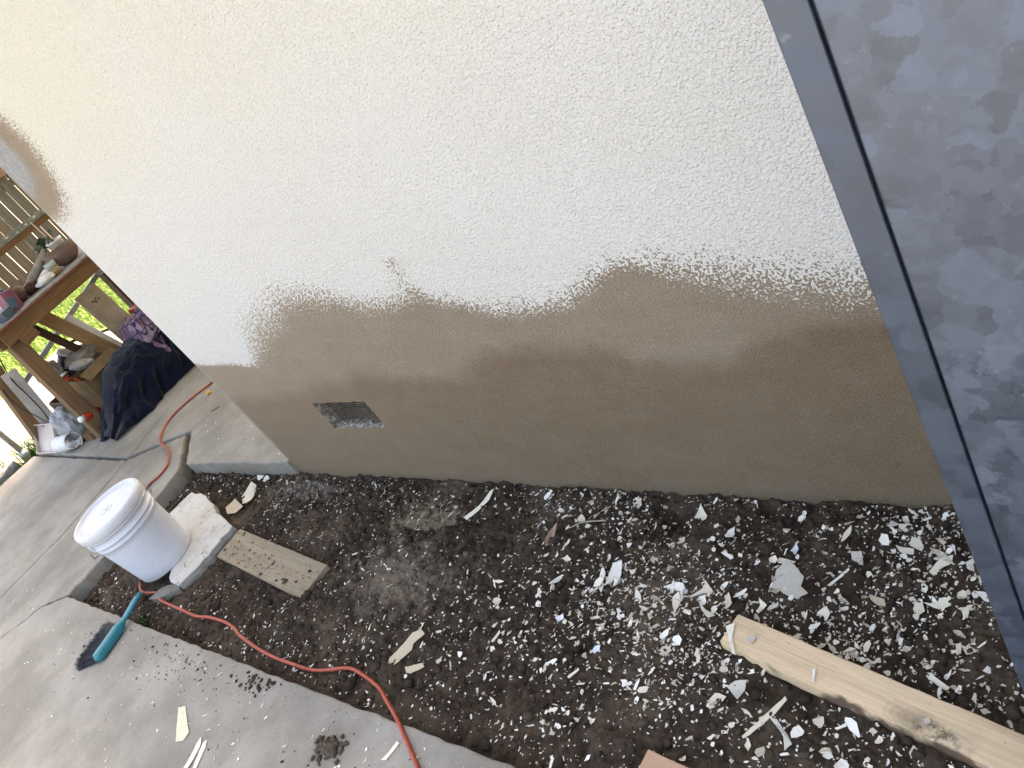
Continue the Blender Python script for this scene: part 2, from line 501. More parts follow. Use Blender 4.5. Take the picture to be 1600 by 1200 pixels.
def build_soil():
    xs = [-4.35]
    while xs[-1] < 1.2:
        x = xs[-1]
        xs.append(x + (.0075 if x < -2.8 else .0058 if x < -1.8 else .0042 if x < -.1 else .02))
    ys = [.335]
    while ys[-1] < 1.30:
        ys.append(ys[-1] + (.0045 if ys[-1] < 1.19 else .02))
    xs = np.array(xs); ys = np.array(ys)
    gx, gy = np.meshgrid(xs, ys, indexing='ij')
    gz = soil_h(gx, gy)
    nx, ny = gx.shape
    V = np.stack([gx, gy, gz], -1).reshape(-1, 3)
    i = np.arange(nx - 1)[:, None] * ny + np.arange(ny - 1)[None, :]
    F = np.stack([i, i + ny, i + ny + 1, i + 1], -1).reshape(-1, 4)
    return tag(link_mesh('soil_bed', npmesh('soil_bed', V, F, True), MSOIL), kind='structure')
build_soil()

# ------------------------------------------------------------------ house
house = empty('house', (-3.07, YW, 0), 'house with rough cream stucco wall, its lower part freshly patched in wet brown mortar', 'house')
def hpart(name, me, mat):
    o = link_mesh(name, me, mat, house)
    o.matrix_parent_inverse = Matrix.Translation((3.07, -YW, 0))
    return o
VX0, VX1, VZ0, VZ1 = -2.518, -2.212, .277, .408
def front_wall():
    r = random.Random(3)
    bm = bmesh.new()
    def loop(pts):
        vs_ = [bm.verts.new(p) for p in pts]
        return [bm.edges.new((vs_[i], vs_[(i + 1) % len(vs_)])) for i in range(len(vs_))], vs_
    zs = [-.06 + i * .05 for i in range(56)] + [2.75]
    rad = .012
    left = [(-3.07 + rad, YW, z) for z in zs]
    outer = left + [(5.0, YW, 2.75), (5.0, YW, -.06)]
    e1, v1 = loop(outer)
    hole = []
    def seg(a, b, n, j):
        for k in range(n):
            t = k / n
            hole.append((a[0] + (b[0] - a[0]) * t + r.uniform(-j, j), YW, a[1] + (b[1] - a[1]) * t + r.uniform(-j, j)))
    seg((VX0, VZ0), (VX1, VZ0), 24, .0028); seg((VX1, VZ0), (VX1, VZ1), 12, .002)
    seg((VX1, VZ1), (VX0 - .006, VZ1 + .003), 24, .0026); seg((VX0 - .006, VZ1 + .003), (VX0, VZ0), 12, .004)
    e2, v2 = loop(hole)
    bmesh.ops.triangle_fill(bm, use_beauty=True, use_dissolve=False, edges=e1 + e2)
    # rounded, slightly wavering corner
    n = 6; col = []
    nl = len(zs)
    wv = [r.uniform(-.0018, .0018) for _ in zs]
    prev = v1[:nl]
    for k in range(1, n + 1):
        a = math.pi / 2 * k / n
        cur = [bm.verts.new((-3.07 + rad - rad * math.sin(a) + wv[i] * k / n, YW + rad - rad * math.cos(a), z)) for i, z in enumerate(zs)]
        for i in range(nl - 1):
            f = bm.faces.new((prev[i], prev[i + 1], cur[i + 1], cur[i])); f.smooth = True
        prev = cur
    me = bpy.data.meshes.new('wall'); bmesh.ops.recalc_face_normals(bm, faces=bm.faces)
    bm.to_mesh(me); bm.free()
    return me, hole
WME, HOLE = front_wall()
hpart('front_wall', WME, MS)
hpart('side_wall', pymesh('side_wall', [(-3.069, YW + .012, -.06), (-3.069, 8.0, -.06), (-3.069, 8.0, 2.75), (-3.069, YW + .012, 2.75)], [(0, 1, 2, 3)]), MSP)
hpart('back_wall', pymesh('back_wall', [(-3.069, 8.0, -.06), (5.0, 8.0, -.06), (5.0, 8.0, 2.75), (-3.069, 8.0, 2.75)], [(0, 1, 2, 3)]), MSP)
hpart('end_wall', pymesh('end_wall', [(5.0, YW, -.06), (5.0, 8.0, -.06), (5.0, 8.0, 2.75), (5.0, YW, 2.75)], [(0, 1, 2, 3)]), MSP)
def roof_mesh():
    x0, x1, y0, y1 = -3.25, 5.3, YW - .35, 8.4
    ym = (y0 + y1) / 2
    V = [(x0, y0, 2.72), (x1, y0, 2.72), (x1, ym, 4.3), (x0, ym, 4.3), (x0, y1, 2.72), (x1, y1, 2.72),
         (x0, y0, 2.58), (x1, y0, 2.58), (x1, y1, 2.58), (x0, y1, 2.58)]
    F = [(0, 1, 2, 3), (3, 2, 5, 4), (6, 9, 8, 7), (0, 6, 7, 1), (4, 5, 8, 9), (0, 3, 4, 9, 6), (1, 7, 8, 5, 2)]
    return pymesh('roof', V, F)
hpart('roof', roof_mesh(), M_ROOF)

# foundation vent set in the wall
vent = empty('foundation_vent', ((VX0 + VX1) / 2, YW, VZ0), 'rusty wire mesh vent recessed low in the mortared wall', 'vent')
VI = Matrix.Translation(-Vector(vent.location))
def vpart(name, me, mat):
    o = link_mesh(name, me, mat, vent); o.matrix_parent_inverse = VI; return o
def mat_render_edge():
    m = Mat('crumbled_mortar', .95, 0, .2)
    n = m.noise(60, 5, .7); v = m.noise(160, 3, .6)
    m.color(m.mix(m.ramp(n, .4, .62), (.16, .13, .10), (.36, .33, .28))); m.bump(m.math('ADD', n, v), .8, .004)
    return m.m
M_CRUMB = mat_render_edge()
M_WIRE = simple('galvanised_wire', (.20, .165, .14), .6, .3, .5, 80, 0)
M_DARK = simple('dark_cavity', (.02, .018, .016), 1, 0, .2, 10, 0)
def reveal():
    r = random.Random(9); n = len(HOLE); V, F = [], []
    cx, cz = (VX0 + VX1) / 2, (VZ0 + VZ1) / 2
    for k, dep in enumerate((0.0, .012, .026, .04)):
        for (x, y, z) in HOLE:
            j = .0025 if k else 0
            s = 1 - .012 * k
            V.append((cx + (x - cx) * s + r.uniform(-j, j), YW + dep + r.uniform(-j, j), cz + (z - cz) * s - .003 * k * (z > cz) + r.uniform(-j, j) + (.0015 * k if z < cz else 0)))
    for k in range(3):
        for i in range(n):
            F.append((k * n + i, k * n + (i + 1) % n, (k + 1) * n + (i + 1) % n, (k + 1) * n + i))
    return pymesh('reveal', V, F)
vpart('reveal', reveal(), M_CRUMB)
def wires():
    bm = bmesh.new(); r = random.Random(4)
    V = []; F = []
    def wire(p, q, rad, bend):
        base = len(V); ns = 10
        for i in range(ns + 1):
            t = i / ns
            x = p[0] + (q[0] - p[0]) * t; y = p[1] + (q[1] - p[1]) * t; z = p[2] + (q[2] - p[2]) * t
            y += bend(x, z)
            d = Vector((q[0] - p[0], 0, q[2] - p[2])).normalized(); s = Vector((0, 1, 0)).cross(d)
            for (a, b) in ((1, 0), (0, 1), (-1, 0), (0, -1)):
                V.append((x + s.x * rad * a, y + rad * b, z + s.z * rad * a))
        for i in range(ns):
            for k in range(4):
                F.append((base + i * 4 + k, base + i * 4 + (k + 1) % 4, base + (i + 1) * 4 + (k + 1) % 4, base + (i + 1) * 4 + k))
    bend = lambda x, z: .006 * math.sin(x * 21 + 1) + .005 * math.sin(z * 40 + x * 9)
    x = VX0 - .002
    while x < VX1 + .004:
        wire((x, YW + .028, VZ0 - .004), (x + r.uniform(-.0015, .0015), YW + .028, VZ1 + .006), .0011, bend); x += .0105
    z = VZ0 + .002
    while z < VZ1 + .004:
        wire((VX0 - .01, YW + .0295, z), (VX1 + .008, YW + .0295, z + r.uniform(-.001, .001)), .0012, bend); z += .0098
    return pymesh('wire_mesh', V, F)
tag(vpart('wire_mesh', wires(), M_WIRE), kind='stuff')
def cavity():
    x0, x1, z0, z1, y0, y1 = VX0 - .02, VX1 + .02, VZ0 - .02, VZ1 + .02, YW + .041, YW + .45
    V = [(x0, y0, z0), (x1, y0, z0), (x1, y0, z1), (x0, y0, z1), (x0, y1, z0), (x1, y1, z0), (x1, y1, z1), (x0, y1, z1)]
    return pymesh('cavity', V, [(4, 5, 6, 7), (0, 1, 5, 4), (2, 3, 7, 6), (1, 2, 6, 5), (3, 0, 4, 7)])
vpart('cavity', cavity(), M_DARK)
def crumbs(name, spots, mat, parent=None, sub=1, seed=0, flat=1.0):
    """lumps with broken outlines, joined"""
    r = np.random.default_rng(seed)
    bm = bmesh.new(); bmesh.ops.create_icosphere(bm, subdivisions=sub, radius=1.0)
    bm.verts.ensure_lookup_table()
    bv = np.array([v.co[:] for v in bm.verts]); bf = np.array([[v.index for v in f.verts] for f in bm.faces]); bm.free()
    n = len(spots); S = np.asarray(spots, float)
    sc = r.uniform(.6, 1.25, (n, 1, 3)); sc[:, :, 2] *= flat
    V = bv[None] * (1 + r.uniform(-.38, .38, (n, len(bv), 1))) * sc
    a = r.uniform(0, 6.283, n); ca, sa = np.cos(a)[:, None], np.sin(a)[:, None]
    X = V[..., 0] * ca - V[..., 1] * sa; Y = V[..., 0] * sa + V[..., 1] * ca
    V = np.stack([X, Y, V[..., 2]], -1) * S[:, 3][:, None, None] + S[:, None, :3]
    F = (bf[None] + (np.arange(n) * len(bv))[:, None, None]).reshape(-1, 3)
    return link_mesh(name, npmesh(name, V.reshape(-1, 3), F, False), mat, parent)
sp = [(VX0 + .02 + RNG.random() * .29, YW + .012 + RNG.random() * .016, VZ0 + .006 + RNG.random() * .008, .002 + RNG.random() * .004) for _ in range(60)]
o = crumbs('mortar_rubble', sp, M_CRUMB, vent, 1, 2); o.matrix_parent_inverse = VI; tag(o, kind='stuff')

# unseen roof added beside the house to shade the workbench, on thin pipe posts
M_PIPE = simple('grey_pipe', (.33, .35, .36), .45, .6, .2, 60, 0)
cover = empty('shade_roof', (-6.43, 1.138, .08), 'thin grey steel pipe post at the slab corner, carrying an added shade roof', 'shade roof')
CI = Matrix.Translation(-Vector(cover.location))
def cpart(o): o.parent = cover; o.matrix_parent_inverse = CI; return o
cpart(box('shade_deck', (-4.83, 3.35, 2.52), (3.45, 4.9, .06), M_TRIM))
cpart(box('beam', (-6.43, 3.35, 2.42), (.06, 4.8, .13), M_TRIM))
for yy in (1.138, 5.6):
    cpart(link_mesh('post', tube_mesh('post', [(-6.43, yy, .0), (-6.43, yy, 1.2), (-6.43, yy, 2.36)], .02, 14), M_PIPE))
    cpart(link_mesh('base_collar', lathe_mesh('base_collar', [(.032, 0), (.032, .03), (.022, .05)], 16), M_PIPE, None, (-6.43, yy, .08)))

# ------------------------------------------------------------------ galvanised cabinet by the wall
def mat_galv(name, base, amp, seed):
    m = Mat(name, .5, .75, .4)
    v0 = m.mapping((1, 1, 1))
    wn = m.noise(20, 6, .68, out='Color')
    add = m.n('VectorMath', operation='MULTIPLY_ADD')
    m.put(add.inputs[0], wn); add.inputs[1].default_value = (.05, .05, .05); m.put(add.inputs[2], v0)
    cells = m.vor(36, vec=add.outputs[0], out='Color')
    cells2 = m.vor(74, vec=add.outputs[0], out='Color')
    s1 = m.sep(cells)[0]; s2 = m.sep(cells2)[1]
    s = m.math('ADD', m.math('MULTIPLY', s1, .68), m.math('MULTIPLY', s2, .32))
    lo = tuple(c * (1 - amp) for c in base); hi = tuple(c * (1 + amp) for c in base)
    c = m.mix(s, lo, hi)
    fog = m.noise(6, 5, .65)
    c = m.mix(m.ramp(fog, .45, .75, 0, .3), c, tuple(x * 1.25 for x in base))
    sm = m.noise(30, 5, .75); c = m.mix(m.ramp(sm, .62, .74, 0, .3), c, (.30, .34, .42))
    dots = m.vor(9); c = m.mix(m.ramp(dots, .015, .03, .7, 0), c, (.45, .50, .60))
    m.color(c)
    m.rough(m.ramp(s, 0, 1, .40, .58))
    m.put(m.b.inputs['Metallic'], m.ramp(dots, .015, .03, .2, .8))
    m.bump(m.math('ADD', m.noise(9, 2), m.math('MULTIPLY', s, .04)), .25, .004)
    return m.m
MG = mat_galv('galvanised_spangle', (.112, .142, .202), .34, 1)
MG2 = mat_galv('galvanised_dull', (.088, .114, .165), .16, 2)
cab = empty('metal_cabinet', (-.05, .70, 0), 'blue-grey galvanised steel cabinet standing before the stucco wall at the right', 'cabinet')
KI = Matrix.Translation(-Vector(cab.location))
def kpart(o): o.parent = cab; o.matrix_parent_inverse = KI; return o
kpart(box('body', (-.059, .705, .72), (.396, .198, 1.40), MG2, bevel=.002))
kpart(box('frame_strip', (-.2425, .602, .72), (.031, .007, 1.40), MG2, bevel=.0022, seg=3))
kpart(box('frame_strip', (.1245, .602, .72), (.031, .007, 1.40), MG2, bevel=.0022, seg=3))
kpart(box('door', (-.059, .5985, .72), (.327, .010, 1.39), MG, bevel=.003, seg=3))
dk = bpy.context  # handle of the cabinet door (outside the frame)
kpart(box('handle', (.08, .585, .70), (.02, .02, .14), M_PIPE, bevel=.005))

# ------------------------------------------------------------------ bucket
def mat_plastic():
    m = Mat('white_plastic', .42, 0, .45)
    n = m.noise(14, 5, .65); sc = m.noise(1, 5, .7, m.mapping((30, 30, 120)))
    c = m.mix(m.ramp(n, .45, .75, 0, .3), (.57, .585, .65), (.47, .455, .45))
    c = m.mix(m.ramp(sc, .58, .70, 0, .5), c, (.36, .32, .27))
    X, Y, Z = m.sep()
    d = m.noise(40, 4, .7)
    c = m.mix(m.math('MULTIPLY', m.ramp(Z, 0, .03, .45, 0), m.ramp(d, .35, .75)), c, (.34, .29, .23))
    m.color(c); m.b.inputs['Subsurface Weight'].default_value = .12
    m.b.inputs['Subsurface Radius'].default_value = (.02, .02, .02)
    m.bump(n, .2, .002)
    return m.m
def mat_lid():
    m = Mat('lid_plastic', .45, 0, .45)
    X, Y, Z = m.sep()
    n = m.noise(26, 5, .7)
    c = m.mix(m.ramp(n, .5, .8, 0, .3), (.56, .56, .59), (.43, .40, .36))
    r = m.math('SQRT', m.math('ADD', m.math('MULTIPLY', X, X), m.math('MULTIPLY', Y, Y)))
    v = m.math('ADD', m.math('MULTIPLY', m.math('SUBTRACT', .055, r), 11), m.math('MULTIPLY', m.math('SUBTRACT', m.noise(75, 5, .75), .5), 3.2))
    c = m.mix(m.ramp(v, .42, .55, 0, .85), c, (.30, .23, .15))
    ring = m.math('MULTIPLY', m.ramp(r, .118, .131), m.ramp(r, .131, .137, 1, 0))
    c = m.mix(m.math('MULTIPLY', ring, m.ramp(n, .35, .65, .1, .7)), c, (.42, .34, .24))
    m.color(c); return m.m
M_PLA = mat_plastic(); M_LID = mat_lid()
BX, BY = -3.435, .648
bucket = empty('bucket', (BX, BY, .068), 'white plastic bucket with its lid on, standing on a broken white block', 'bucket', rz=R(20))
bucket.rotation_euler = (R(.8), R(-1.2), R(20))
BH = .327
def rad(z): return .1285 + (.1485 - .1285) * z / BH
prof = [(0, .004), (.119, .004), (.121, 0), (.126, 0), (.1285, .006)]
prof += [(rad(z), z) for z in (.05, .1, .15, .2, .226)]
prof += [(rad(.228) + .003, .228), (rad(.231) + .003, .231), (rad(.233), .233), (rad(.243), .243)]
for zr in (.250,):
    prof += [(rad(zr), zr), (rad(zr) + .008, zr + .002), (rad(zr) + .0085, zr + .006), (rad(zr) + .002, zr + .008)]
prof += [(rad(.284), .284), (rad(.286) + .0075, .286), (rad(.290) + .008, .291), (rad(.293) + .002, .294), (rad(.30), .30)]
link_mesh('body', lathe_mesh('body', prof, 72), M_PLA, bucket)
lid = link_mesh('lid', lathe_mesh('lid', [(.1495, .298), (.158, .297), (.160, .300), (.1605, .322), (.159, .332), (.155, .338), (.146, .3385), (.1425, .336), (.1405, .331), (.137, .3295), (.10, .3298), (.05, .3302), (0, .3305)], 72), M_LID, bucket)
for k in range(14):
    a = 2 * math.pi * k / 14
    nb = link_mesh('lid_notch', bm_mesh('lid_notch', box_bm((.0025, .004, .012), .0008, 1)), M_PLA, lid, (.1602 * math.cos(a), .1602 * math.sin(a), .309), (0, 0, a))
for sgn in (0, math.pi):
    a = sgn + R(70)
    link_mesh('handle_ear', bm_mesh('handle_ear', box_bm((.012, .034, .03), .004, 2)), M_PLA, bucket, ((rad(.268) + .004) * math.cos(a), (rad(.268) + .004) * math.sin(a), .268), (0, 0, a))
a0 = R(70); hp = []
for k in range(25):
    t = math.pi * k / 24
    u = math.cos(t) * .168 + math.copysign(.016, math.cos(t)) * math.sin(t); s_ = math.sin(t)
    dx = Vector((math.cos(a0), math.sin(a0), 0)); dy = Vector((-math.sin(a0), math.cos(a0), 0))
    hp.append(dx * u + dy * (s_ * .155) + Vector((0, 0, .268 - .085 * max(0.0, s_) ** .45)))
link_mesh('bail_handle', tube_mesh('bail_handle', hp, .003, 8), M_PIPE, bucket)

# ------------------------------------------------------------------ broken block and concrete piece
def rough_slab_mesh(name, poly, th, seed, jit=.006, step=.025, zj=.004, bev=.004, c=None, tilt=(0, 0)):
    r = random.Random(seed); P = []
    for i, (x, y) in enumerate(poly):
        a = Vector((x, y)); b = Vector(poly[(i + 1) % len(poly)]); L = (b - a).length
        n = max(1, int(L / step))
        for k in range(n):
            q = a + (b - a) * (k / n)
            q += Vector((r.uniform(-jit, jit), r.uniform(-jit, jit))) * (1 if k else .3)
            P.append(q)
    cx = sum(p.x for p in P) / len(P); cy = sum(p.y for p in P) / len(P)
    n = len(P); V = []; F = []
    for lvl, (zz, s) in enumerate(((0, .97), (th * .5, 1.0), (th - bev, 1.0), (th, .985))):
        for p in P:
            x, y = (p.x - cx) * s, (p.y - cy) * s
            V.append((x + (r.uniform(-1, 1) * jit * .5 if 0 < lvl < 3 else 0), y + (r.uniform(-1, 1) * jit * .5 if 0 < lvl < 3 else 0), zz + x * tilt[0] + y * tilt[1] + (r.uniform(-1, 1) * bev * .4 if lvl == 2 else 0)))
    for l in range(3):
        for i in range(n):
            F.append((l * n + i, l * n + (i + 1) % n, (l + 1) * n + (i + 1) % n, (l + 1) * n + i))
    # top in rings so that it can undulate
    base = 3 * n
    for q in (.7, .4, .15):
        st = len(V)
        for p in P:
            x, y = (p.x - cx) * q, (p.y - cy) * q
            V.append((x, y, th + x * tilt[0] + y * tilt[1] + zj * float(vnoise(p.x * 14 * q + seed, p.y * 14 * q))))
        for i in range(n):
            F.append((base + i, base + (i + 1) % n, st + (i + 1) % n, st + i))
        base = st
    F.append(tuple(base + i for i in range(n)))
    F.append(tuple(range(n - 1, -1, -1)))
    return pymesh(name, V, F), (cx, cy)
def mat_block():
    m = Mat('white_block', .9, 0, .25)
    n = m.noise(10, 6, .65); f = m.noise(120, 4, .7)
    X, Y, Z = m.sep()
    c = m.mix(m.ramp(n, .40, .72, 0, .55), (.56, .54, .50), (.40, .36, .30))
    c = m.mix(m.ramp(m.noise(30, 5, .7), .58, .66, 0, .75), c, (.20, .16, .12))
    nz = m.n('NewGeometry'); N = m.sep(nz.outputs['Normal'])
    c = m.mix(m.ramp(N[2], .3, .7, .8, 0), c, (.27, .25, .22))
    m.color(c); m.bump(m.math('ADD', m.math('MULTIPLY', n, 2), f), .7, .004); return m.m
M_BLK = mat_block()
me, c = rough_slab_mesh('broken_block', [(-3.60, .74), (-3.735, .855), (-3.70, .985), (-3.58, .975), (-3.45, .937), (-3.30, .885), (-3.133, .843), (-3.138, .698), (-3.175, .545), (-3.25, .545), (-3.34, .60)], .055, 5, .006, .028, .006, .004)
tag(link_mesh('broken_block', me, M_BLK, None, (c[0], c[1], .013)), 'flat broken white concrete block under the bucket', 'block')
M_GREY = mat_concrete('grey_concrete_piece', .8)
me, c = rough_slab_mesh('concrete_piece', [(-3.335, .462), (-3.30, .525), (-3.20, .558), (-3.165, .535), (-3.225, .50), (-3.28, .468)], .028, 6, .004, .02, .003, .004)
tag(link_mesh('concrete_piece', me, M_GREY, None, (c[0], c[1], .030)), 'grey wedge of broken concrete lying over the orange cord by the bucket', 'concrete piece')

# ------------------------------------------------------------------ boards on the soil
M_OLDB = wood('muddy_board', (.235, .18, .12), (.315, .25, .175), 0, .85, 7, False, (.09, .065, .045))
plank = empty('plank', (-2.755, .733, .022), 'short muddy tan plank lying on soil beside the broken block', 'plank')
v0 = Vector((-3.102, .774, .0)); v1 = Vector((-2.408, .6915, .0))
ang = math.atan2(v1.y - v0.y, v1.x - v0.x)
o = box('board', (0, 0, .012), ((v1 - v0).length, .138, .022), M_OLDB, plank, (R(1.0), R(.5), ang), .0025, 2, 8, .0004, 4)
mudspots = []
for _ in range(90):
    u = random.uniform(-.33, .33); w_ = random.uniform(-.06, .06)
    if random.random() < .5: w_ = random.uniform(-.06, -.01)
    mudspots.append((u * math.cos(ang) - w_ * math.sin(ang), u * math.sin(ang) + w_ * math.cos(ang), .025 + w_ * .02, min(.011, .0012 + random.expovariate(1 / .0022))))
tag(crumbs('mud_crumbs', mudspots, MSOIL, plank, 1, 8, .4), kind='stuff')

def mat_lumber():
    m = Mat('new_lumber', .7, 0, .3)
    v = m.mapping((4, 70, 70)); n = m.noise(1, 5, .6, v, 1.0)
    c = m.mix(m.ramp(n, .3, .72), (.58, .42, .265), (.72, .545, .36))
    fine = m.noise(1, 4, .7, m.mapping((5, 260, 260)), .6)
    c = m.mix(m.ramp(fine, .5, .72, 0, .4), c, (.36, .25, .15))
    c = m.mix(m.ramp(m.noise(3.2, 4, .6), .5, .7, 0, .45), c, (.66, .47, .33))
    X, Y, Z = m.sep()
    def ell(cx, cy, rx, ry):
        a = m.math('DIVIDE', m.math('SUBTRACT', X, cx), rx); b = m.math('DIVIDE', m.math('SUBTRACT', Y, cy), ry)
        return m.math('SQRT', m.math('ADD', m.math('MULTIPLY', a, a), m.math('MULTIPLY', b, b)))
    nn = m.noise(28, 4, .6)
    k = m.math('ADD', ell(.085, -.018, .055, .026), m.math('MULTIPLY', m.math('SUBTRACT', nn, .5), .7))
    rings = m.math('MULTIPLY', m.ramp(m.math('SINE', m.math('MULTIPLY', k, 26)), -.2, .9), m.ramp(k, .9, 1.3, 1, 0))
    c = m.mix(m.math('MULTIPLY', rings, .22), c, (.30, .22, .14))
    c = m.mix(m.ramp(k, .2, 1.25, .6, 0), c, (.22, .165, .11))
    c = m.mix(m.math('MULTIPLY', m.ramp(ell(.13, -.022, .06, .022), .3, 1.2, 1, 0), m.ramp(m.noise(70, 5, .7), .42, .6)), c, (.12, .09, .06))
    c = m.mix(m.ramp(m.noise(9, 5, .65), .56, .74, 0, .4), c, (.36, .29, .20))
    # bark and wane along the front edge
    e = m.math('ADD', m.math('MULTIPLY', m.math('SUBTRACT', m.noise(13, 4, .6), .5), .03), m.math('ADD', Y, .033))
    bk = m.math('MULTIPLY', m.ramp(e, -.004, .002, 1, 0), m.ramp(m.noise(6, 2, .5), .44, .5))
    c = m.mix(m.math('MULTIPLY', bk, .9), c, (.085, .045, .03))
    gs = m.noise(110, 4, .7); c = m.mix(m.ramp(gs, .64, .70, 0, .65), c, (.16, .12, .08))
    m.color(c); m.bump(n, .3, .0012); return m.m
M_LUM = mat_lumber()
lum = empty('lumber', (-.60, .725, .02), 'fresh pale lumber board with bark edge and knot lying on soil', 'lumber')
L0 = Vector((-.8825, .7795, 0)); L1 = Vector((-.245, .626, 0))
la = math.atan2(L1.y - L0.y, L1.x - L0.x); LL = (L1 - L0).length; LC = (L0 + L1) / 2
lum.location = (LC.x, LC.y, .018)
lb = box_bm((LL, .080, .040), 0, 2, 20, .0009, 2)
for v in lb.verts:                       # waney front arris
    if v.co.y < 0 and v.co.z > 0:
        v.co.y += .002 + .002 * abs(math.sin(v.co.x * 6 + 1)); v.co.z -= .001
es = [e for e in lb.edges if len(e.link_faces) == 2 and e.calc_face_angle(0) > .6]
bmesh.ops.bevel(lb, geom=es, offset=.0025, segments=2, affect='EDGES')
link_mesh('board', bm_mesh('board', lb), M_LUM, lum, (0, 0, .021), (R(-1), R(0), la))
def mat_red():
    m = Mat('red_wood', .75, 0, .3); n = m.noise(1, 5, .6, m.mapping((8, 90, 90)), 1)
    m.color(m.mix(n, (.36, .21, .135), (.48, .31, .21))); m.bump(n, .3, .001); return m.m
box('wood_offcut', (-.90, .452, .045), (.13, .05, .02), mat_red(), None, (0, 0, R(-6)), .003, 2, 4, .0008)
tag(bpy.data.objects['wood_offcut'], 'reddish wood offcut at the bottom edge of the photo', 'wood offcut')

# ------------------------------------------------------------------ extension cord
M_CORD = simple('orange_cord', (.36, .066, .035), .5, 0, .2, 40, 0)
cp = [(-4.36, 2.10, SZ + .012), (-4.42, 1.90, SZ + .012), (-4.492, 1.725, SZ + .012), (-4.567, 1.61, SZ + .012), (-4.601, 1.469, SZ + .012), (-4.555, 1.36, SZ + .012), (-4.461, 1.273, SZ + .010),
      (-4.30, 1.225, SZ + .007), (-4.207, 1.177, SZ + .007), (-4.13, 1.11, SZ + .007), (-4.117, 1.05, SZ + .007), (-4.14, .987, SZ + .007), (-4.10, .90, SZ + .006), (-3.99, .84, SZ + .004), (-3.90, .80, .04)]
for (x, y) in [(-3.78, .74), (-3.66, .66), (-3.52, .50), (-3.373, .505)]:
    cp.append((x, y, float(soil_h(x, y)) + .006))
for (x, y) in [(-3.256, .475), (-3.166, .469), (-3.05, .463), (-2.948, .461), (-2.84, .468), (-2.744, .472), (-2.65, .46), (-2.566, .439), (-2.394, .416), (-2.217, .410), (-2.105, .419), (-1.975, .451), (-1.895, .446), (-1.80, .425)]:
    cp.append((x, y, max(float(soil_h(x, y)), .02) + .013))
cp += [(-1.722, .397, SZ + .003), (-1.646, .362, SZ + .006), (-1.565, .316, SZ + .006), (-1.499, .278, SZ + .006), (-1.446, .241, SZ + .006), (-1.36, .15, SZ + .006), (-1.30, -.1, SZ + .006)]
tag(link_mesh('extension_cord', tube_mesh('extension_cord', spline(cp, 7), .0058, 10), M_CORD), 'orange extension cord snaking over the slab and along the soil', 'cord')

# ------------------------------------------------------------------ hand brush
M_TEAL = simple('teal_plastic', (.008, .165, .205), .4, 0, .12, 20, 0, .5)
def mat_bristle():
    m = Mat('black_bristle', .55, 0, .4)
    g = m.n('NewGeometry')
    m.color(m.mix(g.outputs['Random Per Island'], (.008, .009, .014), (.05, .055, .075))); return m.m
M_BRI = mat_bristle()
brush = empty('hand_brush', (-3.27, .30, SZ), 'teal hand brush with black bristles lying on the slab edge by the bucket', 'brush')
def brush_handle():
    ctr = spline([(-3.312, .462, SZ + .034), (-3.300, .41, SZ + .030), (-3.284, .352, SZ + .026), (-3.272, .305, SZ + .024), (-3.262, .25, SZ + .023), (-3.250, .175, SZ + .023)], 8)
    V, F = [], []; n = 14; N = len(ctr)
    for i, p in enumerate(ctr):
        t = (ctr[min(i + 1, N - 1)] - ctr[max(i - 1, 0)]).normalized()
        s = t.cross(Vector((0, 0, 1))).normalized()
        u = i / (N - 1)
        wy = .015 if u < .45 else .015 + .005 * min(1, (u - .45) / .15)
        wz = .0085 if u < .45 else .0085 + .012 * min(1, (u - .45) / .15)
        e = min(1, (u + .004) / .05, (1.004 - u) / .035) ** .5
        if .38 < u < .5: wy *= .86
        for k in range(n):
            a = 2 * math.pi * k / n
            ca, sa = math.cos(a), math.sin(a)
            ca = math.copysign(abs(ca) ** .7, ca); sa = math.copysign(abs(sa) ** .7, sa)
            V.append(p + s * (wy * e * ca) + Vector((0, 0, wz * e * sa)))
    for i in range(N - 1):
        for k in range(n):
            F.append((i * n + k, i * n + (k + 1) % n, (i + 1) * n + (k + 1) % n, (i + 1) * n + k))
    F.append(tuple(range(n - 1, -1, -1))); F.append(tuple((N - 1) * n + k for k in range(n)))
    return pymesh('handle', V, F, True)
BI = Matrix.Translation(-Vector(brush.location))
o = link_mesh('handle', brush_handle(), M_TEAL, brush); o.matrix_parent_inverse = BI
o = link_mesh('hang_hole', bm_mesh('hang_hole', box_bm((.007, .018, .006), .003, 2)), M_DARK, brush, (-3.3085, .445, SZ + .0395), (0, 0, R(10))); o.matrix_parent_inverse = BI
def bristles():
    r = random.Random(2); V, F = [], []
    for i in range(2200):
        u = r.random()
        b = Vector((-3.268, .300, 0)).lerp(Vector((-3.252, .178, 0)), u); b.z = SZ + .023 + r.uniform(-.014, .014)
        d = Vector((-1, -.10 - .28 * u + .22 * (1 - u), 0)).normalized()
        d = (d + Vector((r.uniform(-.09, .09), r.uniform(-.13, .13), r.uniform(-.16, .06)))).normalized()
        L = r.uniform(.112, .130) + .012 * (1 - u)
        m_ = b + d * (L * .55); e = b + d * L + Vector((0, -.006, -.006))
        e.z = max(e.z, SZ + .002); m_.z = max(m_.z, SZ + .003)
        s = d.cross(Vector((0, 0, 1))).normalized() * .0011; w_ = Vector((0, 0, .0011))
        st = len(V)
        for p, q in ((b, 1), (m_, .9), (e, .5)):
            V += [p + s * q, p - s * .6 * q + w_ * q, p - s * .6 * q - w_ * q]
        for l in (0, 3):
            for k in range(3):
                F.append((st + l + k, st + l + (k + 1) % 3, st + l + 3 + (k + 1) % 3, st + l + 3 + k))
    return pymesh('bristles', V, F)
o = link_mesh('bristles', bristles(), M_BRI, brush); o.matrix_parent_inverse = BI; tag(o, kind='stuff')

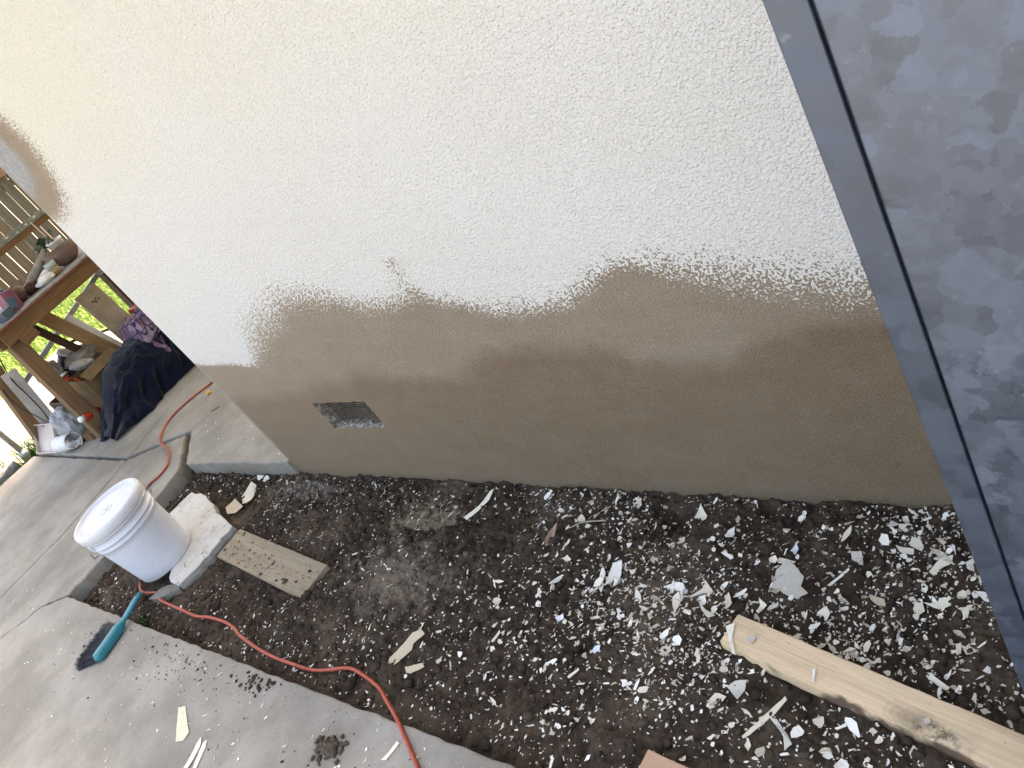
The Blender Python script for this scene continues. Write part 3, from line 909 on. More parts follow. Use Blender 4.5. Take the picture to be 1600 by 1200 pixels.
# ------------------------------------------------------------------ paint flakes
def mat_flake(name, cols, island=False):
    m = Mat(name, .65, 0, .35)
    if island:
        g = m.n('NewGeometry'); rnd = g.outputs['Random Per Island']
    else:
        g = m.n('ObjectInfo'); rnd = g.outputs['Random']
    cr = m.n('ValToRGB'); m.put(cr.inputs[0], rnd); cr.color_ramp.interpolation = 'CONSTANT'
    el = cr.color_ramp.elements
    while len(el) < len(cols): el.new(.5)
    for i, c in enumerate(cols):
        el[i].position = i / len(cols); el[i].color = (*c, 1)
    n = m.noise(60, 4, .65)
    c = m.mix(m.ramp(n, .5, .72, 0, .4), cr.outputs[0], (.36, .30, .23))
    f = m.noise(220, 3, .6); c = m.mix(m.ramp(f, .62, .78, 0, .25), c, (.30, .25, .19))
    m.color(c); m.bump(n, .4, .0015); return m.m
CREAM = [(.72, .66, .54), (.77, .72, .61), (.62, .55, .43), (.74, .71, .64), (.50, .44, .35), (.76, .72, .65), (.68, .61, .49), (.78, .75, .68)]
MF = [mat_flake('flake_cream', CREAM[:4]), mat_flake('flake_tan', [(.46, .38, .27), (.52, .45, .34)]), mat_flake('flake_bluish', [(.62, .66, .76), (.70, .72, .78)]),
      mat_flake('flake_grey', [(.46, .43, .37), (.50, .47, .41)]), mat_flake('flake_yellowish', [(.62, .55, .40), (.66, .60, .48)])]
MFR = mat_flake('flake_mixed', CREAM); MFI = mat_flake('flake_litter', CREAM + [(.45, .40, .33), (.38, .34, .29)], True)

def flake_geo(P, curl, th, r, ca=None):
    """P: outline (list of 2D) round the origin; returns verts, faces of a thin curled chip"""
    a = r.uniform(0, 3.14) if ca is None else ca
    R_ = max(math.hypot(*p) for p in P) + 1e-6
    def zz(x, y):
        u = (x * math.cos(a) + y * math.sin(a)) / R_
        return curl * R_ * u * u
    n = len(P); V = []
    for s in (1, .55):
        V += [(x * s, y * s, zz(x * s, y * s) + th) for x, y in P]
    V.append((0, 0, th))
    V += [(x * .985, y * .985, zz(x, y)) for x, y in P]
    F = []
    for i in range(n):
        j = (i + 1) % n
        F += [(i, j, n + j), (i, n + j, n + i), (n + i, n + j, 2 * n), (i, 2 * n + 1 + i, 2 * n + 1 + j), (i, 2 * n + 1 + j, j)]
    F.append(tuple(2 * n + 1 + i for i in range(n - 1, -1, -1)))
    return V, F

def torn(P, r, step=.009, j=.0009):
    out = []
    for i, p in enumerate(P):
        q = P[(i + 1) % len(P)]; L = math.hypot(q[0] - p[0], q[1] - p[1]); n = max(1, min(6, int(L / step)))
        for k in range(n):
            t = k / n
            out.append((p[0] + (q[0] - p[0]) * t + (r.uniform(-j, j) if k else 0), p[1] + (q[1] - p[1]) * t + (r.uniform(-j, j) if k else 0)))
    return out

SOIL_FLAKES=[
('long curved white paint strip on soil close to the wall foot',0,0.25,[(-1.852,1.140),(-1.848,1.099),(-1.868,1.061),(-1.899,1.014),(-1.915,1.021),(-1.885,1.060),(-1.868,1.102),(-1.864,1.131)]),
('long tan board-like flake on bare soil between short plank and slab edge',1,0.10,[(-1.776,0.614),(-1.755,0.605),(-1.781,0.571),(-1.775,0.553),(-1.806,0.506),(-1.825,0.486),(-1.837,0.490),(-1.844,0.514),(-1.819,0.563),(-1.803,0.599)]),
('short tan sliver just below the long board-like flake',1,0.10,[(-1.765,0.503),(-1.708,0.527),(-1.693,0.518),(-1.734,0.491),(-1.750,0.490)]),
('upright white flake with notched lower edge in mid soil',0,0.20,[(-1.273,0.920),(-1.250,0.933),(-1.235,0.894),(-1.233,0.864),(-1.249,0.877),(-1.250,0.860),(-1.265,0.859),(-1.270,0.889)]),
('small arrow-shaped white flake left of the notched flake',0,0.30,[(-1.443,0.915),(-1.433,0.930),(-1.413,0.919),(-1.418,0.908)]),
('bluish white crumpled flake in the middle of the soil',2,0.30,[(-1.354,0.731),(-1.336,0.746),(-1.325,0.733),(-1.340,0.722)]),
('pale blue-white square flake below the crumpled bluish one',2,0.20,[(-1.216,0.673),(-1.214,0.687),(-1.199,0.692),(-1.197,0.677),(-1.207,0.668)]),
('thin white sliver below the pale square flake',0,0.10,[(-1.243,0.592),(-1.226,0.622),(-1.222,0.618),(-1.236,0.590)]),
('thin white splinter right of the long tan board-like flake',0,0.10,[(-1.524,0.634),(-1.516,0.669),(-1.510,0.664),(-1.517,0.632)]),
('largest grey-white paint flake with broken edges on dense litter',3,0.12,[(-0.836,0.914),(-0.836,0.958),(-0.817,0.989),(-0.797,0.976),(-0.772,0.954),(-0.773,0.929),(-0.752,0.914),(-0.770,0.899),(-0.791,0.899),(-0.816,0.911)]),
('square grey flake upper right of the largest flake',3,0.10,[(-0.690,1.033),(-0.666,1.037),(-0.656,1.003),(-0.679,1.006)]),
('cream flake with long tail near the metal cabinet',0,0.15,[(-0.524,0.932),(-0.510,0.928),(-0.498,0.934),(-0.496,0.945),(-0.473,0.948),(-0.471,0.930),(-0.492,0.921),(-0.505,0.924)]),
('speckled tan flake right of the largest flake',1,0.10,[(-0.632,0.938),(-0.600,0.932),(-0.595,0.916),(-0.611,0.916),(-0.627,0.927)]),
('round yellowish chip left of the tailed cream flake',4,0.10,[(-0.540,0.913),(-0.537,0.930),(-0.524,0.930),(-0.517,0.912),(-0.527,0.902)]),
('longest straight cream strip on soil in front of the lumber',0,0.10,[(-0.784,0.564),(-0.776,0.578),(-0.747,0.625),(-0.724,0.663),(-0.718,0.657),(-0.735,0.618),(-0.769,0.570),(-0.780,0.560)]),
('curled greyish strip beside the longest straight strip',3,0.40,[(-0.737,0.610),(-0.723,0.611),(-0.698,0.589),(-0.685,0.574),(-0.696,0.559),(-0.694,0.574),(-0.714,0.594)]),
('grey-white pointed flake above the longest straight strip',3,0.25,[(-0.845,0.653),(-0.832,0.669),(-0.811,0.677),(-0.807,0.656),(-0.814,0.631),(-0.828,0.641)]),
('flat white flake close to the wall and the metal cabinet',0,0.20,[(-0.603,1.065),(-0.565,1.060),(-0.562,1.045),(-0.590,1.048)]),
('folded white flake directly below the tailed cream flake',0,0.30,[(-0.451,0.925),(-0.438,0.930),(-0.438,0.904),(-0.446,0.905)]),
('narrow upright white flake nearest the dark bare patch by the cabinet',0,0.30,[(-0.446,0.837),(-0.438,0.844),(-0.434,0.820),(-0.441,0.816)]),
('white flake with wing-like point at left of the dense litter',0,0.30,[(-1.009,0.875),(-0.996,0.907),(-0.968,0.881),(-0.990,0.875),(-1.032,0.852)]),
('ragged white flake at the left end of the dense litter',0,0.30,[(-1.062,0.847),(-1.049,0.863),(-1.033,0.839),(-1.032,0.804),(-1.049,0.823)]),
('bent white strip behind the near end of the lumber',0,0.20,[(-0.999,0.857),(-0.976,0.835),(-0.940,0.820),(-0.955,0.811),(-0.979,0.829)]),
('tall white flake standing by a pit at the wall foot',0,0.50,[(-1.101,1.090),(-1.101,1.136),(-1.084,1.118),(-1.070,1.104),(-1.072,1.077),(-1.086,1.095)]),
('hooked white flake just behind the end of the lumber',0,0.30,[(-0.858,0.886),(-0.835,0.871),(-0.846,0.845),(-0.853,0.850),(-0.849,0.869)]),
('slanted cream flake between winged flake and largest flake',0,0.25,[(-0.931,0.887),(-0.912,0.858),(-0.920,0.839),(-0.933,0.868)]),
('three-armed cream flake between grey square flake and cabinet',0,0.25,[(-0.526,1.005),(-0.511,1.036),(-0.487,1.051),(-0.486,1.033),(-0.507,1.013),(-0.513,0.995)]),
('thin straight stick-like sliver right of the largest flake',0,0.05,[(-0.716,0.938),(-0.684,0.994),(-0.680,0.990),(-0.710,0.937)]),
('square white flake near the wall left of the litter',0,0.25,[(-1.009,1.057),(-0.984,1.078),(-0.977,1.046),(-0.998,1.044)]),
('small lavender-white flake above the largest flake',2,0.30,[(-0.827,1.024),(-0.820,1.048),(-0.810,1.033),(-0.813,1.016)]),
('small bent white strip left above the largest flake',0,0.20,[(-0.985,0.989),(-0.974,0.994),(-0.947,0.977),(-0.954,0.972)]),
('short cream bar below the middle of the lumber',0,0.05,[(-0.623,0.630),(-0.605,0.644),(-0.602,0.638),(-0.618,0.627)]),
('white flake lying beside the broken white block',0,0.30,[(-3.345,1.019),(-3.333,1.093),(-3.290,1.084),(-3.242,1.025),(-3.210,0.987),(-3.276,0.977)]),
('tan flake touching the white flake by the broken block',1,0.20,[(-3.372,0.945),(-3.345,0.993),(-3.239,0.960),(-3.250,0.919),(-3.302,0.910)]),
('small white flake by the slab edge near the house corner',0,0.20,[(-3.358,1.140),(-3.281,1.148),(-3.255,1.133),(-3.268,1.112),(-3.333,1.119)]),
]
SLAB_FLAKES=[
('torn cream paint flake lying alone on the concrete slab',4,0.15,[(-2.575,0.163),(-2.542,0.174),(-2.482,0.140),(-2.433,0.116),(-2.435,0.089),(-2.464,0.076),(-2.521,0.120)]),
('cream sliver on slab beside the orange cord',0,0.10,[(-1.619,0.259),(-1.604,0.312),(-1.592,0.310),(-1.605,0.262)]),
('left blade of the sliver bundle at the bottom of the slab',0,0.10,[(-2.338,0.029),(-2.361,0.100),(-2.359,0.120),(-2.341,0.105),(-2.318,0.033)]),
('right blade of the sliver bundle at the bottom of the slab',0,0.10,[(-2.301,0.040),(-2.335,0.110),(-2.327,0.122),(-2.311,0.103),(-2.285,0.043)]),
]
LUMBER_FLAKES=[
('ragged white strip lying on the end of the lumber',0,0.10,[(-0.886,0.780),(-0.868,0.791),(-0.865,0.761),(-0.841,0.718),(-0.851,0.721),(-0.874,0.759)]),
('round pale flake on the lumber beside the ragged strip',3,0.10,[(-0.830,0.765),(-0.821,0.772),(-0.812,0.766),(-0.815,0.753),(-0.825,0.755)]),
('thin white sliver in the middle of the lumber top',0,0.05,[(-0.679,0.723),(-0.674,0.725),(-0.668,0.695),(-0.673,0.695)]),
('small pale chip on the lumber past its knot',3,0.05,[(-0.468,0.671),(-0.460,0.677),(-0.455,0.668),(-0.463,0.662)]),
]

TRACED = []
def put_traced(lst, zfun, seed, group=None, tilt=.12):
    r = random.Random(seed)
    for lab, c, cu, P in lst:
        cx = sum(p[0] for p in P) / len(P); cy = sum(p[1] for p in P) / len(P)
        Q = torn([(p[0] - cx, p[1] - cy) for p in P], r)
        V, F = flake_geo(Q, cu * .8, .0014, r)
        me = pymesh('paint_flake', V, F)
        z = zfun(cx, cy, P)
        TRACED.append((cx, cy, .75 * max(math.hypot(p[0] - cx, p[1] - cy) for p in P)))
        o = link_mesh('paint_flake', me, MF[c], None, (cx, cy, z), (r.uniform(-tilt, tilt), r.uniform(-tilt, tilt), 0))
        tag(o, lab, 'paint flake', group)
def soil_top(cx, cy, P):
    pts = [(cx, cy)] + [((p[0] + cx) / 2, (p[1] + cy) / 2) for p in P]
    return float(np.percentile([float(soil_h(a, b)) for a, b in pts], 70)) + .003
put_traced(SOIL_FLAKES, soil_top, 21, 'large paint flakes on the soil')
put_traced(SLAB_FLAKES, lambda x, y, P: SZ + .0015, 22, 'paint flakes on the concrete slab', .02)
put_traced(LUMBER_FLAKES, lambda x, y, P: .061, 23, 'paint flakes on the lumber', .02)

def rand_outline(r, elong=None):
    n = r.randint(5, 8); e = elong or r.choice([1, 1.3, 1.7, 2.4, 3.5])
    return [((math.cos(2 * math.pi * (k + r.uniform(-.3, .3)) / n)) * r.uniform(.55, 1.1) * e ** .5, math.sin(2 * math.pi * (k + r.uniform(-.3, .3)) / n) * r.uniform(.55, 1.1) / e ** .5) for k in range(n)]

def density(x, y):
    """how thickly flakes lie: thick to the right by the wall, thin to the left"""
    a = 1 / (1 + math.exp(-(x + 1.32) * 7)) * (0.16 + .84 * min(1, max(0, (y - .64) / .2)))
    b = .75 * math.exp(-((x + 1.02) / .22) ** 2 - ((y - .80) / .12) ** 2)
    c = .085 + .06 * math.exp(-((x + 1.3) / .7) ** 2) + .10 * math.exp(-((y - 1.12) / .07) ** 2)
    d = -.55 * math.exp(-((x + .42) / .10) ** 2 - ((y - .90) / .06) ** 2)
    e = .20 * (x > -1.3) * (y < .64)
    q = float(vnoise(x * 4.5, y * 6, 9)) + .6 * float(vnoise(x * 12, y * 13, 10)) + .5
    return max(0.015, min(1, (a * .95 + b + c + d + e) * (.25 + 1.5 * max(0, q) ** 1.6)))
def on_board(x, y):
    dx, dy = x - LC.x, y - LC.y
    u = dx * math.cos(la) + dy * math.sin(la); v = -dx * math.sin(la) + dy * math.cos(la)
    if abs(u) < LL / 2 + .004 and abs(v) < .046: return True
    dx, dy = x + 2.755, y - .733
    u = dx * math.cos(ang) + dy * math.sin(ang); v = -dx * math.sin(ang) + dy * math.cos(ang)
    if abs(u) < .36 and abs(v) < .078: return True
    if -3.75 < x < -3.12 and .5 < y < .99: return True
    return x > -.262 and .59 < y < .81
r = random.Random(31)
FM = []
for k in range(26):
    V, F = flake_geo(rand_outline(r), r.uniform(.05, .5), .10, r)
    FM.append(pymesh('paint_flake', V, F))
    FM[-1].materials.append(MFR)
cnt = 0
while cnt < 255:
    x, y = r.uniform(-1.75, -.28), r.uniform(.42, 1.165)
    if on_board(x, y) or r.random() > density(x, y): continue
    s = min(.018, .0070 + r.expovariate(1 / .0038))
    o = link_mesh('paint_flake', FM[r.randrange(26)], None, None, (x, y, float(soil_h(x, y)) + .003), (r.uniform(-.35, .35), r.uniform(-.35, .35), r.uniform(0, 6.28)), (s, s, min(s, .012)))
    dx, dy = x - LC.x, y - LC.y
    ahead = -dx * math.sin(la) + dy * math.cos(la) < 0
    where = ('just below the wall foot' if y > 1.06 else 'in front of the lumber board' if x > -.9 and ahead else 'between the lumber board and the wall' if x > -.9
             else 'on the open soil left of the lumber, nearer the slab' if y < .75 else 'on the open soil left of the lumber, nearer the wall')
    tag(o, 'small loose cream paint flake ' + where, 'paint flake', 'small loose paint flakes in the litter on the soil')
    cnt += 1
def litter():
    """the crumbs of paint nobody could count"""
    V, F = [], []; n = 0
    while n < 8000:
        x, y = r.uniform(-3.9, -.2), r.uniform(.38, 1.175)
        if on_board(x, y) or r.random() > density(x, y) ** .8: continue
        s = min(.009, .0012 + r.expovariate(1 / .0018))
        e = r.choice([1, 1.4, 2, 3, 4.5]); a = r.uniform(0, 6.28); m_ = r.choice([4, 5, 6])
        ca, sa = math.cos(a), math.sin(a); tx, ty = r.uniform(-.45, .45), r.uniform(-.45, .45)
        z0 = float(soil_h(x, y)) + .002; st = len(V); ring = []
        for k in range(m_):
            t = 2 * math.pi * (k + r.uniform(-.3, .3)) / m_; q = r.uniform(.6, 1.1) * s
            ux, uy = math.cos(t) * q * e ** .5, math.sin(t) * q / e ** .5
            px, py = ux * ca - uy * sa, ux * sa + uy * ca
            V.append((x + px, y + py, z0 + px * tx + py * ty)); ring.append(st + k)
        for k in range(m_):
            p = V[st + k]; V.append((p[0], p[1], p[2] - .0012))
        F.append(tuple(ring))
        for k in range(m_):
            j = (k + 1) % m_; F.append((st + k, st + m_ + k, st + m_ + j, st + j))
        n += 1
    return pymesh('paint_litter', V, F)
tag(link_mesh('paint_litter', litter(), MFI), 'fine crumbs and slivers of cream paint strewn over the dark soil', 'paint litter', kind='stuff')

CORD_XY = [(p.x, p.y) for p in spline(cp, 7)]
def on_thing(x, y):
    if y < .52 and min((x - a) ** 2 + (y - b) ** 2 for a, b in CORD_XY) < .00022: return True
    return any((x - a) ** 2 + (y - b) ** 2 < q * q for a, b, q in TRACED)
# soil clods, crumbs on the slab, mud lumps
sp = []
for _ in range(170):
    x, y = r.uniform(-3.9, -.3), r.uniform(.39, 1.15)
    if not on_board(x, y) and not on_thing(x, y): s = r.uniform(.009, .021); sp.append((x, y, float(soil_h(x, y)) + s * .15, s))
while len(sp) < 8500:
    x, y = r.uniform(-3.95, -.2), r.uniform(.375, 1.17)
    if on_board(x, y) or on_thing(x, y): continue
    s = min(.014, .0014 + r.expovariate(1 / .0022))
    sp.append((x, y, float(soil_h(x, y)) + s * .2, s))
tag(crumbs('soil_clods', sp, MSOIL, None, 1, 3, .8), 'loose crumbly clods of dark brown soil over the bed', 'soil', kind='stuff')
sp = []
for _ in range(280):
    if r.random() < .55: x, y = r.gauss(-2.75, .22), r.gauss(.285, .05)
    else: x, y = r.uniform(-3.6, -1.3), .35 - abs(r.gauss(0, .16))
    if y > .345: continue
    sp.append((x, y, SZ + .001, min(.007, .0012 + r.expovariate(1 / .0012))))
for _ in range(50): sp.append((r.gauss(-2.27, .05), .335 - abs(r.gauss(0, .02)), SZ + .002, r.uniform(.002, .008)))
for _ in range(70): sp.append((r.uniform(-6, -3.2), r.uniform(-.3, 2), SZ + .006, r.uniform(.001, .003)))
tag(crumbs('dirt_crumbs', sp, MSOIL, None, 1, 4, .6), 'dark dirt crumbs sprinkled on the concrete slab', 'dirt', kind='stuff')
def litter_slab():
    V, F = [], []
    for _ in range(300):
        x, y = r.uniform(-4.6, -1.3), .34 - abs(r.gauss(0, .3))
        if r.random() < .25: x, y = r.uniform(-4.2, -3.1), r.uniform(1.2, 1.7)
        s = r.uniform(.0012, .005); e = r.choice([1, 2, 4, 6]); a = r.uniform(0, 6.28); st = len(V)
        z = SZ + .002 + (.007 if y > 1.15 else 0)
        for (u, v) in ((1, 0), (0, 1), (-1, .2), (-.1, -1)):
            ux, uy = u * s * e ** .5, v * s / e ** .5
            V.append((x + ux * math.cos(a) - uy * math.sin(a), y + ux * math.sin(a) + uy * math.cos(a), z + r.uniform(0, .001)))
        for k in range(4): V.append((V[st + k][0], V[st + k][1], z - .0015))
        F.append((st, st + 1, st + 2, st + 3))
        for k in range(4): F.append((st + k, st + 4 + k, st + 4 + (k + 1) % 4, st + (k + 1) % 4))
    return pymesh('paint_crumbs', V, F)
tag(link_mesh('paint_crumbs', litter_slab(), MFI), 'tiny white paint crumbs sprinkled over the concrete slabs', 'paint litter', kind='stuff')
sp = []
for _ in range(46):
    a = r.uniform(0, 6.28); q = abs(r.gauss(0, 1))
    sp.append((-1.815 + math.cos(a) * .045 * q, .235 + math.sin(a) * .028 * q, SZ + .006 - .002 * q, max(.003, .014 - .005 * q)))
M_MUD = simple('mud', (.085, .062, .042), .9, 0, .4, 60, .004)
tag(crumbs('mud_lump', sp, M_MUD, None, 2, 6, .8), 'lump of dark mud dropped on the slab near the bottom edge', 'mud', kind='stuff')

# small things on the rear slab
tag(link_mesh('ball', lathe_mesh('ball', [(0, -.014), (.008, -.0115), (.013, -.005), (.0142, 0), (.013, .005), (.008, .0115), (.003, .0135), (.003, .016), (0, .016)], 20), simple('yellow_plastic', (.55, .33, .03), .45, 0, .2, 90, 0), None, (-4.39, 1.635, SZ + .02)), 'small yellow knob lying on the rear slab beside the cord', 'knob')
nail = tube_mesh('nail', [(-4.175, 1.495, SZ + .010), (-4.12, 1.522, SZ + .012)], .002, 8)
tag(link_mesh('nail', nail, M_DARK), 'dark screw lying on the rear slab near the house corner', 'screw')
M_LEAF = simple('dry_leaf', (.25, .16, .11), .8, 0, .4, 60, .002)
V, F = flake_geo([(-.035, -.012), (-.02, -.018), (.0, -.014), (.02, -.004), (.04, .002), (.02, .010), (0, .012), (-.02, .006)], .4, .001, r)
tag(link_mesh('dry_leaf', pymesh('dry_leaf', V, F), M_LEAF, None, (-1.52, .985, float(soil_h(-1.52, .985)) + .006), (.3, -.2, R(65))), 'curled brown dry leaf lying on the soil', 'leaf')
for i, (x, y, rz, ln, lab) in enumerate([(-1.43, 1.045, 25, .12, 'pale bent plant stalk on soil beside the dry leaf'), (-1.40, 1.10, 55, .10, 'thin dry stalk on soil near the wall foot')]):
    z = float(soil_h(x, y)) + .008
    d = Vector((math.cos(R(rz)), math.sin(R(rz)), 0)) * ln / 2; c = Vector((x, y, z))
    tag(link_mesh('dry_stalk', tube_mesh('dry_stalk', spline([c - d, c - d * .3 + Vector((0, .006, .004)), c + d * .4, c + d + Vector((.004, -.008, -.002))], 5), [.0022] * 16, 6), simple('stalk', (.36, .31, .23), .8)), lab, 'stalk')

# ------------------------------------------------------------------ fence far behind
M_FEN = wood('weathered_fence', (.048, .034, .029), (.088, .062, .05), 2, .9, 5, True)
M_FEN2 = wood('grey_fence', (.042, .033, .030), (.075, .059, .053), 2, .9, 5, True)
M_PINKW = simple('reddish_board', (.13, .062, .045), .85, 0, .2, 12)
fence = empty('board_fence', (-12.0, 4.5, -.01), 'weathered brown fence of upright boards with gaps, beyond the lawn', 'fence')
yb = 1.6; rr = random.Random(8); fk = 0
FMESH = [bm_mesh('board', box_bm((.02, .134, 1.86), .003, 1, 5, .0015, s)) for s in range(4)]
FM_B = [bm_mesh('board', box_bm((.02, .134, 1.86), .003, 1, 5, .0015, s)) for s in range(4)]
for me in FMESH: me.materials.append(M_FEN)
for me in FM_B: me.materials.append(M_FEN2)
while yb < 7.2:
    link_mesh('board', (FMESH if rr.random() < .6 else FM_B)[fk % 4], None, fence, (rr.uniform(-.004, .004), yb - 4.5, .95 + rr.uniform(-.01, .01)), (0, 0, rr.uniform(-.02, .02) + (math.pi if rr.random() < .5 else 0)))
    yb += .134 + rr.uniform(.008, .017); fk += 1
box('rail', (-.04, 0, .45), (.04, 5.8, .09), M_FEN, fence); box('rail', (-.04, 0, 1.45), (.04, 5.8, .09), M_FEN, fence)
box('cap_board', (.035, .2, 1.63), (.03, 5.4, .14), M_PINKW, fence)

# ------------------------------------------------------------------ workbench
M_BEN = wood('bench_lumber', (.105, .053, .021), (.16, .088, .038), 0, .75, 6, True)
M_BENV = wood('bench_post', (.115, .065, .032), (.18, .108, .058), 0, .75, 6, True)
M_TOP = simple('bench_top', (.22, .21, .20), .8, 0, .35, 14)
M_REDB = simple('red_brown_edge', (.13, .035, .02), .7)
bench = empty('workbench', (-5.7, 2.3, .086), 'rough timber workbench on the rear slab, loaded with pots and clutter', 'workbench')
WI = Matrix.Translation(-Vector(bench.location))
def wpart(o): o.parent = bench; o.matrix_parent_inverse = WI; return o
def wbeam(*a, **k):
    o = beam(*a, **k); m = o.matrix_basis.copy(); o.parent = bench; o.matrix_parent_inverse = WI; o.matrix_basis = m; return o
wpart(box('top', (-5.715, 2.36, .9425), (.88, 2.14, .022), M_TOP, bevel=.003))
wbeam('apron', (-5.305, 1.33, .884), (-5.305, 3.42, .884), .036, .09, M_BEN, seed=1)
wbeam('apron', (-5.33, 1.315, .884), (-6.13, 1.315, .884), .036, .09, M_BEN, seed=2)
wpart(box('top_edge', (-5.272, 2.36, .9345), (.006, 2.13, .014), M_REDB, bevel=.001))
wbeam('leg', (-5.382, 1.345, .087), (-5.372, 1.385, .93), .092, .092, M_BENV, up=(1, 0, 0), seed=3, bevel=.005)
wbeam('leg', (-6.20, 1.235, .087), (-6.16, 1.40, .83), .09, .09, M_BENV, up=(1, 0, 0), seed=4, bevel=.005)
wbeam('leg', (-5.382, 3.35, .087), (-5.382, 3.35, .93), .09, .09, M_BENV, up=(1, 0, 0), seed=5, bevel=.005)
wbeam('leg', (-6.10, 3.35, .087), (-6.10, 3.35, 1.3), .09, .09, M_BENV, up=(1, 0, 0), seed=6, bevel=.005)
wbeam('foot_block', (-5.445, 1.325, .112), (-5.56, 1.315, .112), .08, .05, M_BENV, seed=7)
wbeam('cleat', (-5.29, 1.40, .815), (-5.29, 1.50, .825), .03, .07, M_BEN, seed=9)
wbeam('back_rail', (-6.12, 1.35, 1.205), (-6.12, 3.42, 1.205), .038, .045, M_BEN, seed=8)
wbeam('back_post', (-6.12, 1.42, .93), (-6.12, 1.42, 1.24), .05, .05, M_BENV, up=(1, 0, 0), seed=10)
M_ANG = simple('slotted_angle', (.20, .215, .20), .55, .5, .3, 30)
ag = wpart(box('angle_strip', (-6.097, 2.38, 1.245), (.004, 2.05, .04), M_ANG, bevel=.001))
M_SPOT = simple('bare_metal', (.75, .75, .72), .4, .2, .1, 10, 0)
for k in range(26):
    wpart(link_mesh('slot', bm_mesh('slot', box_bm((.002, .010 + .006 * (k % 3), .007), 0)), M_SPOT, None, (-6.0942, 1.42 + k * .078, 1.245 + .006 * ((k * 7) % 3 - 1))))
wbeam('brace', (-6.1, 2.55, .77), (-6.1, 1.42, .505), .012, .035, M_PIPE, seed=11)

# ------------------------------------------------------------------ cloths
def mat_cloth(name, col, col2):
    m = Mat(name, .95, 0, .15)
    n = m.noise(18, 5, .65); w_ = m.noise(300, 2)
    c = m.mix(m.ramp(n, .4, .7), col, col2)
    lint = m.vor(45); c = m.mix(m.ramp(lint, .03, .045, .3, 0), c, (.2, .2, .24))
    m.color(c); m.b.inputs['Sheen Weight'].default_value = .15; m.bump(m.math('ADD', n, m.math('MULTIPLY', w_, .2)), .5, .004); return m.m
M_NAVY = mat_cloth('navy_cloth', (.0022, .003, .011), (.005, .0075, .026))
def mat_pattern():
    m = Mat('patterned_cloth', .95, 0, .15)
    e = m.vor(11, 'DISTANCE_TO_EDGE', m.mapping((1, 1, 1.6))); n = m.noise(10, 3)
    c = m.mix(m.ramp(n, .42, .55), (.15, .09, .135), (.25, .185, .235))
    c = m.mix(m.ramp(e, .03, .06, 1, 0), c, (.03, .02, .07)); m.color(c); return m.m
M_PAT = mat_pattern()
def heap(name, y0, y1, xf, xb, top, mat, seed, ny=150, na=80, base=.088, fold=.032, sag=None):
    """cloth thrown over a row of things: an arched section swept along y, with folds"""
    V, F = [], []
    for i in range(ny + 1):
        u = i / ny; y = y0 + (y1 - y0) * u
        endf = min(1, math.sin(math.pi * min(max(u, .0), 1)) * 1.5 + .02) ** .75
        h = (top(u) if callable(top) else top) * endf
        for k in range(na + 1):
            a = math.pi * k / na
            ca, sa = math.cos(a), math.sin(a)
            x = (xf + xb) / 2 + (xf - xb) / 2 * math.copysign(abs(ca) ** .55, ca) * (.55 + .45 * endf)
            z = base + h * abs(sa) ** .6
            q1 = float(vnoise(y * 7 + z * 4, a * 1.5 + y * 2, seed)); q2 = float(vnoise(y * 17 - z * 9, a * 2.5, seed + 1)); q3 = float(vnoise(y * 40 + z * 30, a * 9, seed + 3))
            f = fold * (1.3 * (.25 - abs(q1)) * 2 + .9 * (.25 - abs(q2)) * 2 + .3 * q3)
            V.append((x + f * ca * 1.6, y + .02 * float(vnoise(y * 7, a * 4, seed + 2)), max(base, z + f * abs(sa))))
    for i in range(ny):
        for k in range(na):
            q = i * (na + 1) + k
            F.append((q, q + 1, q + na + 2, q + na + 1))
    me = pymesh(name, V, F, True)
    return link_mesh(name, me, mat)
tag(heap('blanket', 1.27, 2.6, -5.00, -5.36, lambda u: .17 + .15 * min(1, u * 3), M_NAVY, 41), 'dark navy blanket heaped on the floor before the workbench', 'blanket')
tag(heap('patterned_cloth', 1.76, 2.22, -5.03, -5.38, .415, M_PAT, 44, 70, 50, .10, .035), 'pink and purple patterned cloth draped over the navy blanket', 'cloth')

# ------------------------------------------------------------------ clutter below the workbench
M_CARD = simple('cardboard', (.17, .105, .052), .9, 0, .2, 14)
M_BEIGE = simple('beige_board', (.42, .36, .28), .8, 0, .2, 9)
M_RED = simple('red_plastic', (.42, .035, .015), .45, 0, .2, 10, 0)
M_ORNG = simple('orange_red_plastic', (.62, .085, .02), .4, 0, .15, 10, 0)
M_NVB = simple('navy_label', (.025, .03, .075), .5, 0, .4, 20, 0)
M_WHT = simple('white_sheet', (.66, .65, .66), .6, 0, .1, 20, 0)
M_BAG = simple('grey_bag', (.30, .30, .31), .5, 0, .35, 22, .006)
M_BRN = simple('dark_brown_wood', (.06, .028, .016), .8, 0, .3, 12)
def obj_box(name, c, size, mat, label, cat, rot=None, **k):
    return tag(box(name, c, size, mat, None, rot, **k), label, cat)
b = empty('leaning_board', (-5.75, 2.07, .087), 'beige board with screw holes leaning upright under the workbench', 'board')
b.rotation_euler = (R(1.5), R(-6), 0)
box('panel', (0, 0, .325), (.02, .172, .645), M_BEIGE, b, bevel=.003, cuts=4, jit=.001)
for k, (y, z) in enumerate([(-.02, .56), (-.005, .555), (.012, .563), (.0, .545), (.03, .55)]):
    link_mesh('screw', lathe_mesh('screw', [(.0055, 0), (.0055, .003), (0, .004)], 10), M_DARK, b, (.0105, y, z), (0, R(90), 0))
obj_box('osb_strip', (-5.56, 1.785, .46), (.03, .085, .78), wood('osb', (.20, .115, .05), (.31, .20, .10), 2, .85, 8, False), 'narrow brown wood strip leaning under the workbench beside the white trim', 'wood strip', (R(20), R(3), 0), cuts=4, jit=.001)
